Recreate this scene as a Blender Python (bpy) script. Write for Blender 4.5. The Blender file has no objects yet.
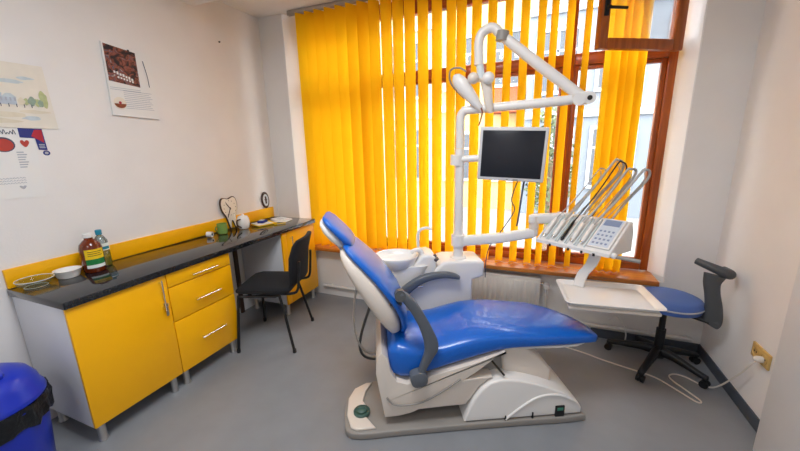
import bpy, bmesh, math, random
from mathutils import Vector, Matrix
random.seed(7)
S = bpy.context.scene
C = S.collection
PI = math.pi
R = math.radians

# ------------------------------------------------------------------ materials
def lin(h):
    h = h.lstrip('#'); out = []
    for i in (0, 2, 4):
        c = int(h[i:i+2], 16)/255
        out.append(c/12.92 if c <= .04045 else ((c+.055)/1.055)**2.4)
    return (*out, 1)

def mat(name, col, rough=.5, metal=0, coat=0, var=0, scale=8, bump=0, bscale=60, trans=0, ior=1.45, spec=.5, alpha=1):
    m = bpy.data.materials.new(name); m.use_nodes = True
    nt = m.node_tree; b = nt.nodes['Principled BSDF']
    c = lin(col)
    b.inputs['Base Color'].default_value = c
    b.inputs['Roughness'].default_value = rough
    b.inputs['Metallic'].default_value = metal
    b.inputs['Coat Weight'].default_value = coat
    b.inputs['Coat Roughness'].default_value = .08
    b.inputs['Transmission Weight'].default_value = trans
    b.inputs['IOR'].default_value = ior
    b.inputs['Specular IOR Level'].default_value = spec
    b.inputs['Alpha'].default_value = alpha
    if var or bump:
        tc = nt.nodes.new('ShaderNodeTexCoord')
    if var:
        n = nt.nodes.new('ShaderNodeTexNoise'); n.inputs['Scale'].default_value = scale; n.inputs['Detail'].default_value = 6
        nt.links.new(tc.outputs['Object'], n.inputs['Vector'])
        r = nt.nodes.new('ShaderNodeValToRGB')
        r.color_ramp.elements[0].position = .3; r.color_ramp.elements[1].position = .7
        r.color_ramp.elements[0].color = tuple(max(0, x*(1-var)) for x in c[:3]) + (1,)
        r.color_ramp.elements[1].color = tuple(min(1, x*(1+var)) for x in c[:3]) + (1,)
        nt.links.new(n.outputs['Fac'], r.inputs['Fac'])
        nt.links.new(r.outputs['Color'], b.inputs['Base Color'])
    if bump:
        n2 = nt.nodes.new('ShaderNodeTexNoise'); n2.inputs['Scale'].default_value = bscale; n2.inputs['Detail'].default_value = 4
        nt.links.new(tc.outputs['Object'], n2.inputs['Vector'])
        bp = nt.nodes.new('ShaderNodeBump'); bp.inputs['Strength'].default_value = bump; bp.inputs['Distance'].default_value = .01
        nt.links.new(n2.outputs['Fac'], bp.inputs['Height'])
        nt.links.new(bp.outputs['Normal'], b.inputs['Normal'])
    return m

def granite():
    m = mat('black_granite', '#17181c', .07, coat=.3)
    nt = m.node_tree; b = nt.nodes['Principled BSDF']
    tc = nt.nodes.new('ShaderNodeTexCoord')
    v = nt.nodes.new('ShaderNodeTexVoronoi'); v.inputs['Scale'].default_value = 130
    n = nt.nodes.new('ShaderNodeTexNoise'); n.inputs['Scale'].default_value = 45; n.inputs['Detail'].default_value = 8
    nt.links.new(tc.outputs['Object'], v.inputs['Vector']); nt.links.new(tc.outputs['Object'], n.inputs['Vector'])
    mx = nt.nodes.new('ShaderNodeMath'); mx.operation = 'MULTIPLY'
    nt.links.new(v.outputs['Distance'], mx.inputs[0]); nt.links.new(n.outputs['Fac'], mx.inputs[1])
    r = nt.nodes.new('ShaderNodeValToRGB')
    r.color_ramp.elements[0].position = .12; r.color_ramp.elements[0].color = lin('#121316')
    r.color_ramp.elements[1].position = .5; r.color_ramp.elements[1].color = lin('#303339')
    nt.links.new(mx.outputs[0], r.inputs['Fac']); nt.links.new(r.outputs['Color'], b.inputs['Base Color'])
    return m

def wood(name, c1, c2, rough=.35, axis='Z'):
    m = mat(name, c1, rough, coat=.25)
    nt = m.node_tree; b = nt.nodes['Principled BSDF']
    tc = nt.nodes.new('ShaderNodeTexCoord'); mp = nt.nodes.new('ShaderNodeMapping')
    s = {'X': (1.5, 22, 22), 'Z': (22, 22, 1.5)}[axis]
    mp.inputs['Scale'].default_value = s
    n = nt.nodes.new('ShaderNodeTexNoise'); n.inputs['Scale'].default_value = 1.6; n.inputs['Detail'].default_value = 7; n.inputs['Distortion'].default_value = .6
    r = nt.nodes.new('ShaderNodeValToRGB')
    r.color_ramp.elements[0].position = .3; r.color_ramp.elements[0].color = lin(c1)
    r.color_ramp.elements[1].position = .7; r.color_ramp.elements[1].color = lin(c2)
    nt.links.new(tc.outputs['Object'], mp.inputs['Vector']); nt.links.new(mp.outputs['Vector'], n.inputs['Vector'])
    nt.links.new(n.outputs['Fac'], r.inputs['Fac']); nt.links.new(r.outputs['Color'], b.inputs['Base Color'])
    return m

def fabric_translucent(name, col, tcol, fac):
    m = bpy.data.materials.new(name); m.use_nodes = True
    nt = m.node_tree; nt.nodes.clear()
    o = nt.nodes.new('ShaderNodeOutputMaterial'); mx = nt.nodes.new('ShaderNodeMixShader')
    d = nt.nodes.new('ShaderNodeBsdfDiffuse'); t = nt.nodes.new('ShaderNodeBsdfTranslucent')
    d.inputs['Color'].default_value = lin(col); t.inputs['Color'].default_value = lin(tcol)
    mx.inputs['Fac'].default_value = fac
    tc = nt.nodes.new('ShaderNodeTexCoord'); w = nt.nodes.new('ShaderNodeTexWave'); w.inputs['Scale'].default_value = 90
    nt.links.new(tc.outputs['Object'], w.inputs['Vector'])
    bp = nt.nodes.new('ShaderNodeBump'); bp.inputs['Strength'].default_value = .08
    nt.links.new(w.outputs['Fac'], bp.inputs['Height']); nt.links.new(bp.outputs['Normal'], d.inputs['Normal'])
    nt.links.new(d.outputs[0], mx.inputs[1]); nt.links.new(t.outputs[0], mx.inputs[2]); nt.links.new(mx.outputs[0], o.inputs[0])
    return m

def clear(name, tint='#ffffff', gloss=.08, k=.6):
    m = bpy.data.materials.new(name); m.use_nodes = True
    nt = m.node_tree; nt.nodes.clear()
    o = nt.nodes.new('ShaderNodeOutputMaterial'); mx = nt.nodes.new('ShaderNodeMixShader')
    t = nt.nodes.new('ShaderNodeBsdfTransparent'); t.inputs['Color'].default_value = lin(tint)
    g = nt.nodes.new('ShaderNodeBsdfGlossy'); g.inputs['Roughness'].default_value = .03
    fr = nt.nodes.new('ShaderNodeFresnel'); fr.inputs['IOR'].default_value = 1.45
    ma = nt.nodes.new('ShaderNodeMath'); ma.operation = 'MULTIPLY_ADD'; ma.inputs[1].default_value = k; ma.inputs[2].default_value = gloss*.3
    nt.links.new(fr.outputs[0], ma.inputs[0]); nt.links.new(ma.outputs[0], mx.inputs['Fac'])
    nt.links.new(t.outputs[0], mx.inputs[1]); nt.links.new(g.outputs[0], mx.inputs[2]); nt.links.new(mx.outputs[0], o.inputs[0])
    return m

def photo_mat():
    m = mat('dark_photo', '#4a2a26', .4)
    nt = m.node_tree; b = nt.nodes['Principled BSDF']
    tc = nt.nodes.new('ShaderNodeTexCoord'); v = nt.nodes.new('ShaderNodeTexNoise'); v.inputs['Scale'].default_value = 22; v.inputs['Detail'].default_value = 5; v.inputs['Distortion'].default_value = 1.2
    nt.links.new(tc.outputs['Object'], v.inputs['Vector'])
    rp = nt.nodes.new('ShaderNodeValToRGB'); cr = rp.color_ramp
    cr.elements[0].position = .36; cr.elements[0].color = lin('#1f1c24'); cr.elements[1].position = .72; cr.elements[1].color = lin('#e0c8b8')
    for p, c in ((.44, '#3a2a2c'), (.5, '#6e3a30'), (.56, '#9a5a48'), (.62, '#4a4a60')):
        e = cr.elements.new(p); e.color = lin(c)
    nt.links.new(v.outputs['Fac'], rp.inputs['Fac']); nt.links.new(rp.outputs['Color'], b.inputs['Base Color'])
    return m
M = dict(
    wall=mat('wall_paint', '#eae7e5', .85, var=.025, scale=3, bump=.06, bscale=90),
    wall_grey=mat('painted_side', '#dfe0e2', .6, var=.02, scale=3),
    reveal=mat('reveal_daylit_white', '#f8f7f6', .6),  # whiter than the walls: daylight falling on the reveals, put into the colour
    ceil=mat('ceiling_paint', '#f0ece8', .9, bump=.04),
    floor=mat('grey_linoleum', '#85888d', .36, var=.06, scale=5, bump=.02, bscale=200),
    base=mat('dark_vinyl_base', '#4a505a', .45),
    yellow=mat('yellow_laminate', '#fbb702', .32, var=.02, scale=2),
    white_lam=mat('white_laminate', '#dcdde2', .45),
    seam=mat('dark_seam', '#2c2620', .7),
    granite=granite(),
    steel=mat('brushed_steel', '#c9c8c6', .3, 1),
    chrome=mat('chrome', '#e4e4e6', .12, 1),
    blue=mat('blue_vinyl', '#0a60c2', .3, coat=.4, var=.04, scale=30),
    stool_blue=mat('stool_blue_vinyl', '#4564a8', .42, coat=.1),
    white=mat('white_plastic', '#e9e6e3', .3, coat=.2),
    cream=mat('cream_plastic', '#ded3c8', .34, coat=.25),
    greyp=mat('grey_plastic', '#918c87', .45),
    darkgrey=mat('dark_grey_plastic', '#4d4f52', .45),
    armgrey=mat('arm_grey_plastic', '#5b6068', .4, coat=.1),
    black=mat('black_plastic', '#17181b', .42),
    fabric=mat('black_fabric', '#1b1c21', .9, bump=.3, bscale=350),
    bwood=wood('window_wood', '#8e4314', '#b86224', .3, 'Z'),
    bwoodx=wood('rail_wood', '#8e4314', '#b86224', .3, 'X'),
    sill=wood('sill_wood', '#a85c1e', '#cf8438', .28, 'X'),
    slat=fabric_translucent('yellow_blind_fabric', '#ffca26', '#ffe660', .78),
    alu=mat('aluminium_rail', '#b9b5b0', .35, .8),
    glass=clear('window_glass', '#fdfefe', .02),
    bowlglass=clear('bowl_glass', '#f1f5f2', .0, .3), rimglass=mat('rim_glass', '#eef2f0', .1, trans=.2),
    bottleclear=clear('bottle_plastic', '#cfe0e4', .4),
    amber=mat('amber_glass', '#6a2808', .12, coat=.4),
    teal=mat('teal_plastic', '#1585a0', .35),
    label_y=mat('yellow_label', '#f0c818', .5), label_g=mat('green_label', '#1d7a3c', .5), label_w=mat('white_label', '#e6ece8', .5),
    green=mat('green_ceramic', '#76994a', .35, coat=.2),
    porcelain=mat('porcelain', '#f2f0ed', .15, coat=.4),
    screen=mat('screen_black', '#23252c', .22),
    bezel=mat('monitor_grey', '#d3d1d2', .4),
    paper=mat('paper', '#e9e8e6', .8), cream_paper=mat('cream_paper', '#e6dfd2', .85, var=.04, scale=14),
    red=mat('red_ink', '#b8443a', .7), navy=mat('navy_ink', '#2a3580', .6), crimson=mat('crimson_ink', '#b02838', .6), ink=mat('ink', '#4d5166', .8),
    lightink=mat('light_ink', '#aeb2bd', .8),
    skyw=mat('wash_blue', '#ccd2d4', .9, var=.06, scale=20), housew=mat('wash_house', '#bcc5d0', .9, var=.1, scale=30),
    treew=mat('wash_green', '#b9c08f', .9, var=.12, scale=40), treed=mat('wash_dark_green', '#94a596', .9, var=.12, scale=40), sandw=mat('wash_sand', '#dfd5c0', .9, var=.06, scale=20), pondw=mat('wash_pond', '#c3ced4', .9, var=.1, scale=30),
    photo=photo_mat(), brown=mat('brown_print', '#8a4a32', .4, var=.3, scale=60),
    radiator=mat('radiator_enamel', '#e3dfda', .4),
    binblue=mat('blue_bin_plastic', '#1630b4', .3, coat=.2), bag=mat('black_bin_bag', '#101216', .3, bump=.8, bscale=40),
    panel=mat('keypad_panel', '#cbd4e0', .4), lcd=mat('keypad_blue', '#8292b2', .35),
    ivory=mat('ivory_socket', '#c9a766', .45), hole=mat('dark_hole', '#16110c', .8),
    cable=mat('white_cable', '#dcd5cc', .5), hose=mat('grey_hose', '#b3b0ac', .5),
    clockface=mat('clock_face', '#e6dccd', .6), clockrim=mat('clock_rim', '#4a3428', .5),
    facade=mat('pale_facade', '#a08f6c', .9, var=.05, scale=1.5), facade2=mat('cream_facade', '#a3875a', .9, var=.08, scale=2), facade3=mat('grey_facade', '#5c6168', .9, var=.06, scale=2),
    trimw=mat('white_trim', '#e8e8e8', .6), winp=mat('far_window_pane', '#2b3036', .25), ftrim=mat('far_trim', '#8e8f92', .7), awn=mat('orange_awning', '#8a3412', .8),
    pave=mat('pavement', '#6f6c69', .9, var=.1, scale=4, bump=.1), bark=mat('bark', '#6a5644', .9), leaf=mat('leaf', '#39421c', .6, var=.5, scale=3),
)

# ------------------------------------------------------------------ mesh helpers
OFF = Vector((0, 0, 0))
def obj(name, bm, m, parent=None, smooth=True, ang=40, off=None):
    me = bpy.data.meshes.new(name)
    o_ = OFF if off is None else Vector(off)
    if o_.length: bmesh.ops.translate(bm, verts=bm.verts, vec=-o_)
    bmesh.ops.recalc_face_normals(bm, faces=bm.faces)
    bm.to_mesh(me); bm.free()
    for x in (m if isinstance(m, (list, tuple)) else [m]): me.materials.append(x)
    if smooth:
        me.polygons.foreach_set('use_smooth', [True]*len(me.polygons)); me.set_sharp_from_angle(angle=R(ang))
    o = bpy.data.objects.new(name, me); C.objects.link(o)
    if parent: o.parent = parent
    return o
def thing(name, label, cat, loc=(0, 0, 0), rz=0, group=None, rot=None):
    o = bpy.data.objects.new(name, None); C.objects.link(o); o.empty_display_size = .1
    o.location = loc; o.rotation_euler = rot if rot else (0, 0, rz)
    return tag(o, label, cat, group)
def tag(o, label, cat, group=None):
    o['label'] = label; o['category'] = cat
    if group: o['group'] = group
    return o
def struct(name, bm, m, parent=None, **k):
    o = obj(name, bm, m, parent, **k)
    if not parent: o['kind'] = 'structure'
    return o
def B(): return bmesh.new()
def box(bm, lo, hi, bev=0, seg=2, mi=0, mx=None):
    r = bmesh.ops.create_cube(bm, size=1)
    vs = r['verts']; lo, hi = Vector(lo), Vector(hi)
    c, d = (lo+hi)/2, hi-lo
    for v in vs: v.co = Vector((v.co.x*d.x, v.co.y*d.y, v.co.z*d.z)) + c
    fs = list({f for v in vs for f in v.link_faces})
    if bev:
        es = list({e for v in vs for e in v.link_edges})
        rr = bmesh.ops.bevel(bm, geom=es, offset=min(bev, min(abs(x) for x in d)*.49), segments=seg, affect='EDGES', profile=.5)
        fs = list(set(rr['faces']) | {f for f in fs if f.is_valid})
        vs = list({v for f in fs for v in f.verts})
    for f in fs: f.material_index = mi
    if mx: bmesh.ops.transform(bm, matrix=mx, verts=vs)
    return bm
def loft(bm, rings, caps=True, closed=True, mi=0):
    V = [[bm.verts.new(p) for p in r] for r in rings]
    n = len(V[0])
    for a, b in zip(V, V[1:]):
        for i in range(n if closed else n-1):
            j = (i+1) % n
            f = bm.faces.new((a[i], a[j], b[j], b[i])); f.material_index = mi
    if caps:
        for r in (V[0], V[-1]):
            try: f = bm.faces.new(r); f.material_index = mi
            except ValueError: pass
    return bm
def spl(pts, n=8, closed=False):
    P = [Vector(p) for p in pts]; out = []
    N = len(P); rng = range(N) if closed else range(N-1)
    for i in rng:
        p0 = P[(i-1) % N] if (closed or i > 0) else P[0]*2-P[1]
        p1, p2 = P[i], P[(i+1) % N]
        p3 = P[(i+2) % N] if (closed or i+2 < N) else P[-1]*2-P[-2]
        for k in range(n):
            t = k/n
            out.append(.5*((2*p1)+(p2-p0)*t+(2*p0-5*p1+4*p2-p3)*t*t+(3*p1-p0-3*p2+p3)*t**3))
    if not closed: out.append(P[-1])
    return out
def tube(bm, pts, r, seg=12, smooth=0, rend=None, mi=0, flat=1, up=None):
    """tube along pts; r a number or list; smooth = spline subdivisions"""
    if smooth:
        if isinstance(r, (list, tuple)):
            q = spl([(*p, ) for p in pts], smooth)
            rs = spl([(x, 0, 0) for x in r], smooth); r = [v.x for v in rs]; pts = q
        else: pts = spl(pts, smooth)
    P = [Vector(p) for p in pts]; n = len(P)
    rs = r if isinstance(r, (list, tuple)) else [r]*n
    T = []
    for i in range(n):
        t = (P[min(i+1, n-1)]-P[max(i-1, 0)]); T.append(t.normalized())
    u = Vector(up) if up else (Vector((0, 0, 1)) if abs(T[0].z) < .9 else Vector((1, 0, 0)))
    rings = []
    for i in range(n):
        u = (u - T[i]*u.dot(T[i]))
        if u.length < 1e-5: u = T[i].orthogonal()
        u.normalize(); w = T[i].cross(u)
        rings.append([P[i]+(u*math.cos(2*PI*k/seg)*rs[i]*flat + w*math.sin(2*PI*k/seg)*rs[i]) for k in range(seg)])
    return loft(bm, rings, mi=mi)
def cyl(bm, p0, p1, r, r2=None, seg=24, mi=0):
    return tube(bm, [p0, p1], [r, r if r2 is None else r2], seg, mi=mi)
def lathe(bm, prof, c=(0, 0, 0), seg=32, mi=0, sx=1, sy=1, caps=True):
    c = Vector(c)
    rings = [[c+Vector((max(r, 1e-4)*math.cos(2*PI*k/seg)*sx, max(r, 1e-4)*math.sin(2*PI*k/seg)*sy, z)) for k in range(seg)] for r, z in prof]
    return loft(bm, rings, mi=mi, caps=caps)
def prism(bm, poly, f, a, b, bev=0, seg=2, mi=0):
    """extrude 2D poly; f(p, h) -> 3D, from h=a to h=b"""
    va = [bm.verts.new(f(p, a)) for p in poly]; vb = [bm.verts.new(f(p, b)) for p in poly]
    n = len(poly); fs = [bm.faces.new(va), bm.faces.new(vb[::-1])]
    for i in range(n): fs.append(bm.faces.new((va[i], va[(i+1) % n], vb[(i+1) % n], vb[i])))
    for x in fs: x.material_index = mi
    bmesh.ops.recalc_face_normals(bm, faces=fs)
    if bev:
        es = list({e for e in fs[0].edges} | {e for e in fs[1].edges})
        rr = bmesh.ops.bevel(bm, geom=es, offset=bev, segments=seg, affect='EDGES', profile=.5, clamp_overlap=True)
        for x in rr['faces']: x.material_index = mi
    return bm
XZ = lambda p, h: (p[0], h, p[1])
XY = lambda p, h: (p[0], p[1], h)
YZ = lambda p, h: (h, p[0], p[1])
def sring(c, ax, ay, a, b, n=28, e=2.6):
    out = []
    for k in range(n):
        t = 2*PI*k/n; ct, st = math.cos(t), math.sin(t)
        out.append(Vector(c)+Vector(ax)*a*math.copysign(abs(ct)**(2/e), ct)+Vector(ay)*b*math.copysign(abs(st)**(2/e), st))
    return out
def ball(bm, c, r, s=(1, 1, 1), mi=0, u=20, v=12):
    prof = [(r*math.sin(PI*k/v), -r*math.cos(PI*k/v)) for k in range(v+1)]
    c = Vector(c)
    rings = [[c+Vector((max(q, 1e-4)*math.cos(2*PI*k/u)*s[0], max(q, 1e-4)*math.sin(2*PI*k/u)*s[1], z*s[2])) for k in range(u)] for q, z in prof]
    return loft(bm, rings, mi=mi)
def dup(root, label=None):
    r = root.copy(); C.objects.link(r)
    if label: r['label'] = label
    for ch in list(root.children):
        c = ch.copy(); C.objects.link(c); c.parent = r
        for g in ch.children:
            d = g.copy(); C.objects.link(d); d.parent = c
    return r

# ------------------------------------------------------------------ camera (16 mm full-frame style, pitched down)
f, pitch, yaw, roll, ch_ = 343.869, .2263, .38452, -.02297, 1.64628
cy, sy, cp, sp = math.cos(yaw), math.sin(yaw), math.cos(pitch), math.sin(pitch)
fw = Vector((-sy*cp, cy*cp, -sp)); rt = Vector((cy, sy, 0)); up = rt.cross(fw)
rt2 = rt*math.cos(roll)+up*math.sin(roll); up2 = -rt*math.sin(roll)+up*math.cos(roll)
cam = bpy.data.cameras.new('camera'); cam.sensor_width = 36; cam.lens = f/800*36; cam.clip_start = .02
co = bpy.data.objects.new('camera', cam); C.objects.link(co)
mw = Matrix((rt2, up2, -fw)).transposed().to_4x4(); mw.translation = (0, 0, ch_); co.matrix_world = mw
S.camera = co

# ------------------------------------------------------------------ room shell
XL, XR, YB, YW, ZC, Y0 = -2.785, 1.262, 3.117, 3.237, 2.96, -2.2
XP, YP = 1.165, 2.125                     # near wall projection on the right
WX0, WX1, WZ0, WZ1 = -2.40, .886, .60, 2.93
struct('floor', box(B(), (XL-.15, Y0-.15, -.1), (XR+.15, YB+.3, 0)), M['floor'], smooth=False)
struct('ceiling', box(B(), (XL-.15, Y0-.15, ZC), (XR+.15, YB+.3, ZC+.1)), M['ceil'], smooth=False)
struct('wall_left', box(B(), (XL-.15, Y0, 0), (XL, YB+.3, ZC)), M['wall'], smooth=False)
struct('wall_right', box(B(), (XR, YP-.4, 0), (XR+.15, YB+.3, ZC)), M['wall'], smooth=False)
struct('wall_right_near', box(B(), (XP, Y0, 0), (XR+.15, YP, ZC), .006), M['wall_grey'])
struct('wall_rear', box(B(), (XL-.15, Y0-.15, 0), (XR+.15, Y0, ZC)), M['wall'], smooth=False)
b = B()
prism(b, [(XL, YB), (-2.49, YB), (WX0, YW), (WX0, YB+.3), (XL, YB+.3)], XY, 0, ZC)
prism(b, [(.966, YB), (XR, YB), (XR, YB+.3), (WX1, YB+.3), (WX1, YW)], XY, 0, ZC)
prism(b, [(-2.49, YB), (.966, YB), (.966, YB+.3), (-2.49, YB+.3)], XY, 0, .555)
struct('wall_window', b, M['wall'], smooth=False)
b = B(); prism(b, [(-2.49, YB-.001), (-2.482, YB-.001), (WX0+.008, YW), (WX0, YW)], XY, .6, ZC); struct('trim_3', b, M['reveal'], smooth=False)  # thin lining added over the left reveal to carry the painted daylight
b = B(); prism(b, [(.958, YB-.001), (.966, YB-.001), (WX1, YW), (WX1-.008, YW)], XY, .6, ZC); struct('trim_4', b, M['reveal'], smooth=False)  # same added lining on the right reveal, brightened by colour
struct('trim_1', box(B(), (XL, 1.75, 2.83), (XR, 2.36, ZC)), M['ceil'], smooth=False)        # ceiling beam
b = B(); box(b, (XR-.012, YP, 0), (XR, YB, .08), .004)
struct('baseboard_right', b, M['base'])
b = B(); box(b, (.5, YB-.012, 0), (XR-.012, YB, .08), .004); struct('baseboard_window', b, M['base'])
# window sill board
b = B(); prism(b, [(-2.222, 2.997), (.905, 2.997), (.905, YW+.06), (-2.44, YW+.06), (-2.44, 3.05), (-2.222, 3.05)], XY, .556, .595, .008, 3)
struct('trim_2', b, M['sill'])

# window: frame, mullions, transom, panes, open sash
win = bpy.data.objects.new('window_1', None); C.objects.link(win); win['kind'] = 'structure'; win.location = (0, YW, .6)
WO = (0, YW, .6)
def wpart(name, bm, m): return obj(name, bm, m, win, off=WO)
Y1, Y2 = YW, YW+.075
b = B(); box(b, (WX0, Y1, .6), (WX0+.06, Y2, WZ1), .008); box(b, (WX1-.062, Y1, .6), (WX1, Y2, WZ1), .008)
wpart('frame_stile', b, M['bwood'])
b = B(); box(b, (WX0+.06, Y1, 2.80), (WX1-.062, Y2, WZ1), .008); box(b, (WX0+.06, Y1, .6), (WX1-.062, Y2, .66), .008)
wpart('frame_rail', b, M['bwoodx'])
b = B(); box(b, (.142, Y1-.012, .66), (.208, Y2, 2.80), .01); wpart('mullion', b, M['bwood'])
b = B(); box(b, (-1.70, Y1-.012, .66), (-1.63, Y2, 2.80), .01); wpart('mullion', b, M['bwood'])
for x0, x1 in ((WX0+.06, -1.70), (-1.63, .142), (.208, WX1-.062)):
    b = B(); box(b, (x0, Y1-.006, 2.235), (x1, Y2, 2.325), .01); wpart('transom', b, M['bwoodx'])
# inner casements (thin second frame line)
for x0, x1 in ((WX0+.06, -1.70), (-1.63, .142), (.208, WX1-.062)):
    b = B(); z0, z1 = .66, 2.235
    box(b, (x0, Y1+.02, z0), (x0+.035, Y2-.01, z1), .005); box(b, (x1-.035, Y1+.02, z0), (x1, Y2-.01, z1), .005)
    box(b, (x0+.035, Y1+.02, z0), (x1-.035, Y2-.01, z0+.035), .005); box(b, (x0+.035, Y1+.02, z1-.03), (x1-.035, Y2-.01, z1), .005)
    wpart('casement', b, M['bwood'])
    b = B(); box(b, (x0+.03, Y1+.05, .66), (x1-.03, Y1+.056, 2.235)); wpart('pane', b, M['glass'])
    if x1 < .5:
        b = B(); box(b, (x0, Y1+.05, 2.325), (x1, Y1+.056, 2.80)); wpart('pane', b, M['glass'])
# open sash of the right upper light, hinged on the right
hx, hy = .856, 3.15; lx, ly = .305, 2.83
L = math.hypot(hx-lx, hy-ly); an = math.atan2(ly-hy, lx-hx)
mx = Matrix.Translation((hx, hy, 0)) @ Matrix.Rotation(an, 4, 'Z')
b = B(); z0, z1 = 2.25, 2.78
box(b, (0, -.025, z0), (.075, .025, z1), .007, mx=mx); box(b, (L-.062, -.025, z0), (L, .025, z1), .007, mx=mx)
box(b, (.075, -.025, z0), (L-.062, .025, z0+.07), .007, mx=mx); box(b, (.075, -.025, z1-.06), (L-.062, .025, z1), .007, mx=mx)
sash = wpart('open_sash', b, M['bwood']); sash['label'] = 'small upper casement swung open into the room'
b = B(); box(b, (.07, -.004, z0+.06), (L-.055, .004, z1-.05), mx=mx); obj('sash_pane', b, M['glass'], sash, off=WO)
b = B(); hz = 2.50
box(b, (L-.045, .025, hz-.055), (L-.012, .036, hz+.045), .004, mx=mx); box(b, (L-.038, .036, hz-.02), (L-.018, .062, hz+.0), .004, mx=mx)
box(b, (L-.155, .05, hz-.022), (L-.018, .066, hz-.004), .006, mx=mx)
obj('sash_handle', b, M['black'], sash, off=WO)
b = B(); cyl(b, (.868, 3.185, 2.26), (.868, 3.185, 2.34), .011); cyl(b, (.868, 3.185, 2.66), (.868, 3.185, 2.74), .011); obj('hinge', b, M['black'], sash, off=WO)

# ------------------------------------------------------------------ vertical blind
VB = (0, 3.09, 2.93)
blind = thing('vertical_blind', 'yellow vertical slat blind hanging across the whole wooden window', 'blind', VB)
b = B(); box(b, (-2.385, 3.068, 2.925), (.885, 3.112, 2.957), .006); box(b, (-2.385, 3.074, 2.917), (.885, 3.082, 2.926)); box(b, (-2.385, 3.098, 2.917), (.885, 3.106, 2.926))
obj('head_rail', b, M['alu'], blind, off=VB)
cent = [-2.232, -2.128, -2.022, -1.906, -1.793, -1.680, -1.566, -1.454, -1.337, -1.226, -1.117, -.997, -.874, -.75, -.665, -.541, -.417, -.29, -.17, -.048, .040, .149, .268, .425, .475, .527, .579, .631]
def slat_mesh(w, h, bow):
    b = B(); N = 6; th = .0012
    ring = [(w*(k/N-.5), bow*(1-(2*k/N-1)**2)) for k in range(N+1)]
    ring = ring+[(x, y+th) for x, y in reversed(ring)]
    loft(b, [[Vector((x, y, -h)) for x, y in ring], [Vector((x, y, -h/2)) for x, y in ring], [Vector((x, y, 0)) for x, y in ring]])
    return b
for i, x in enumerate(cent):
    h = 2.306
    wd_ = .127 if i < 7 else .10 if i >= 23 else .124 if i < 13 else .121 if i < 17 else .118
    o = obj('slat', slat_mesh(wd_, h, -.008), M['slat'], blind, off=(0, 0, 0))
    o.location = (x, 0, -.016); o.rotation_euler = (0, 0, R(((44, 30, 48, 34, 46)[i-23] if i >= 23 else 62)+random.uniform(-2, 2)))
    g = B(); box(g, (-wd_/2+.006, -.003, -h-.004), (wd_/2-.006, .003, -h+.03), .002)
    w = obj('slat_weight', g, M['slat'], o, off=(0, 0, 0))
b = B()
for a, c in zip(cent[6:], cent[7:]):
    if c-a > .05: tube(b, [(a, 3.045, .632), ((a+c)/2, 3.04, .618), (c, 3.045, .632)], .0016, 6, 4)
obj('bottom_chain', b, M['trimw'], blind, off=VB)

# ------------------------------------------------------------------ radiator and pipes
def radiator(x0, x1, lab):
    t = thing('panel_radiator', lab, 'radiator', ((x0+x1)/2, 3.05, .16))
    o_ = ((x0+x1)/2, 3.05, .16)
    b = B(); box(b, (x0, 3.03, .16), (x1, 3.045, .50), .006)
    n = int((x1-x0)/.042)
    for k in range(n):
        xx = x0+.03+k*(x1-x0-.06)/(n-1)
        box(b, (xx-.013, 3.022, .19), (xx+.013, 3.034, .47), .006)
    obj('front_panel', b, M['radiator'], t, off=o_)
    b = B(); box(b, (x0-.003, 3.028, .485), (x1+.003, YB-.018, .505), .004)
    for k in range(int((x1-x0)/.03)):
        box(b, (x0+.02+k*.03, 3.05, .504), (x0+.034+k*.03, YB-.03, .507))
    obj('top_grille', b, M['radiator'], t, off=o_)
    for xa in (x0-.003, x1-.004): b = B(); box(b, (xa, 3.03, .165), (xa+.007, YB-.02, .49)); obj('side_cover', b, M['radiator'], t, off=o_)
    b = B(); box(b, (x0+.1, 3.06, .2), (x0+.14, YB, .46)); box(b, (x1-.14, 3.06, .2), (x1-.1, YB, .46)); obj('wall_bracket', b, M['radiator'], t, off=o_)
    b = B(); cyl(b, (x1+.003, 3.06, .45), (x1+.05, 3.06, .45), .012); obj('valve_pipe', b, M['chrome'], t, off=o_)
    b = B(); cyl(b, (x1+.05, 3.06, .45), (x1+.05, 3.03, .45), .02); cyl(b, (x1+.05, 3.035, .45), (x1+.05, 2.985, .45), .026, .022); obj('valve_knob', b, M['white'], t, off=o_)
    b = B(); tube(b, [(x1+.05, 3.06, .44), (x1+.05, 3.06, .2), (x1+.05, 3.075, .13)], .01, 10, 3); obj('riser_pipe', b, M['radiator'], t, off=o_)
    return t
radiator(-1.05, .07, 'white ribbed panel radiator on the wall below the wooden sill')
b = B(); cyl(b, (-2.2, 3.085, .12), (1.19, 3.085, .12), .014, seg=12)
for x in (-2.1, -1.2, .3, .75, 1.15): box(b, (x-.012, 3.08, .10), (x+.012, YB, .14), .003)
tag(obj('heating_pipe', b, M['radiator']), 'white heating pipe running low along the window wall', 'pipe')

# ------------------------------------------------------------------ left run of cabinets
XF = XL+.545
ZB, ZT = .1226, .862
DY0, DY1, DY2, DY3, DY4 = .872, 1.4015, 1.9107, 2.5203, 3.028
def foot(name_parent, x, y, o_):
    b = B(); lathe(b, [(.024, 0), (.026, .004), (.024, .012), (.021, .02), (.021, ZB+.002)], (x, y, 0), 18); obj('leg', b, M['steel'], name_parent, off=o_)
def carcass(t, y0, y1, o_):
    b = B(); box(b, (XL+.012, y0, ZB), (XF-.02, y1, ZT), .002); obj('body', b, M['white_lam'], t, off=o_)
    for x in (XF-.05, XL+.08):
        for y in (y0+.045, y1-.045): foot(t, x, y, o_)
def bar_handle(parent, p0, p1, o_):
    p0, p1 = Vector(p0), Vector(p1); d = (p1-p0).normalized(); b = B()
    q = Vector((.03, 0, 0))
    cyl(b, p0+q, p1+q, .005, seg=12)
    for p in (p0+d*.02, p1-d*.02): cyl(b, p, p+q, .005, seg=10)
    return obj('handle', b, M['chrome'], parent, off=o_)
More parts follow.
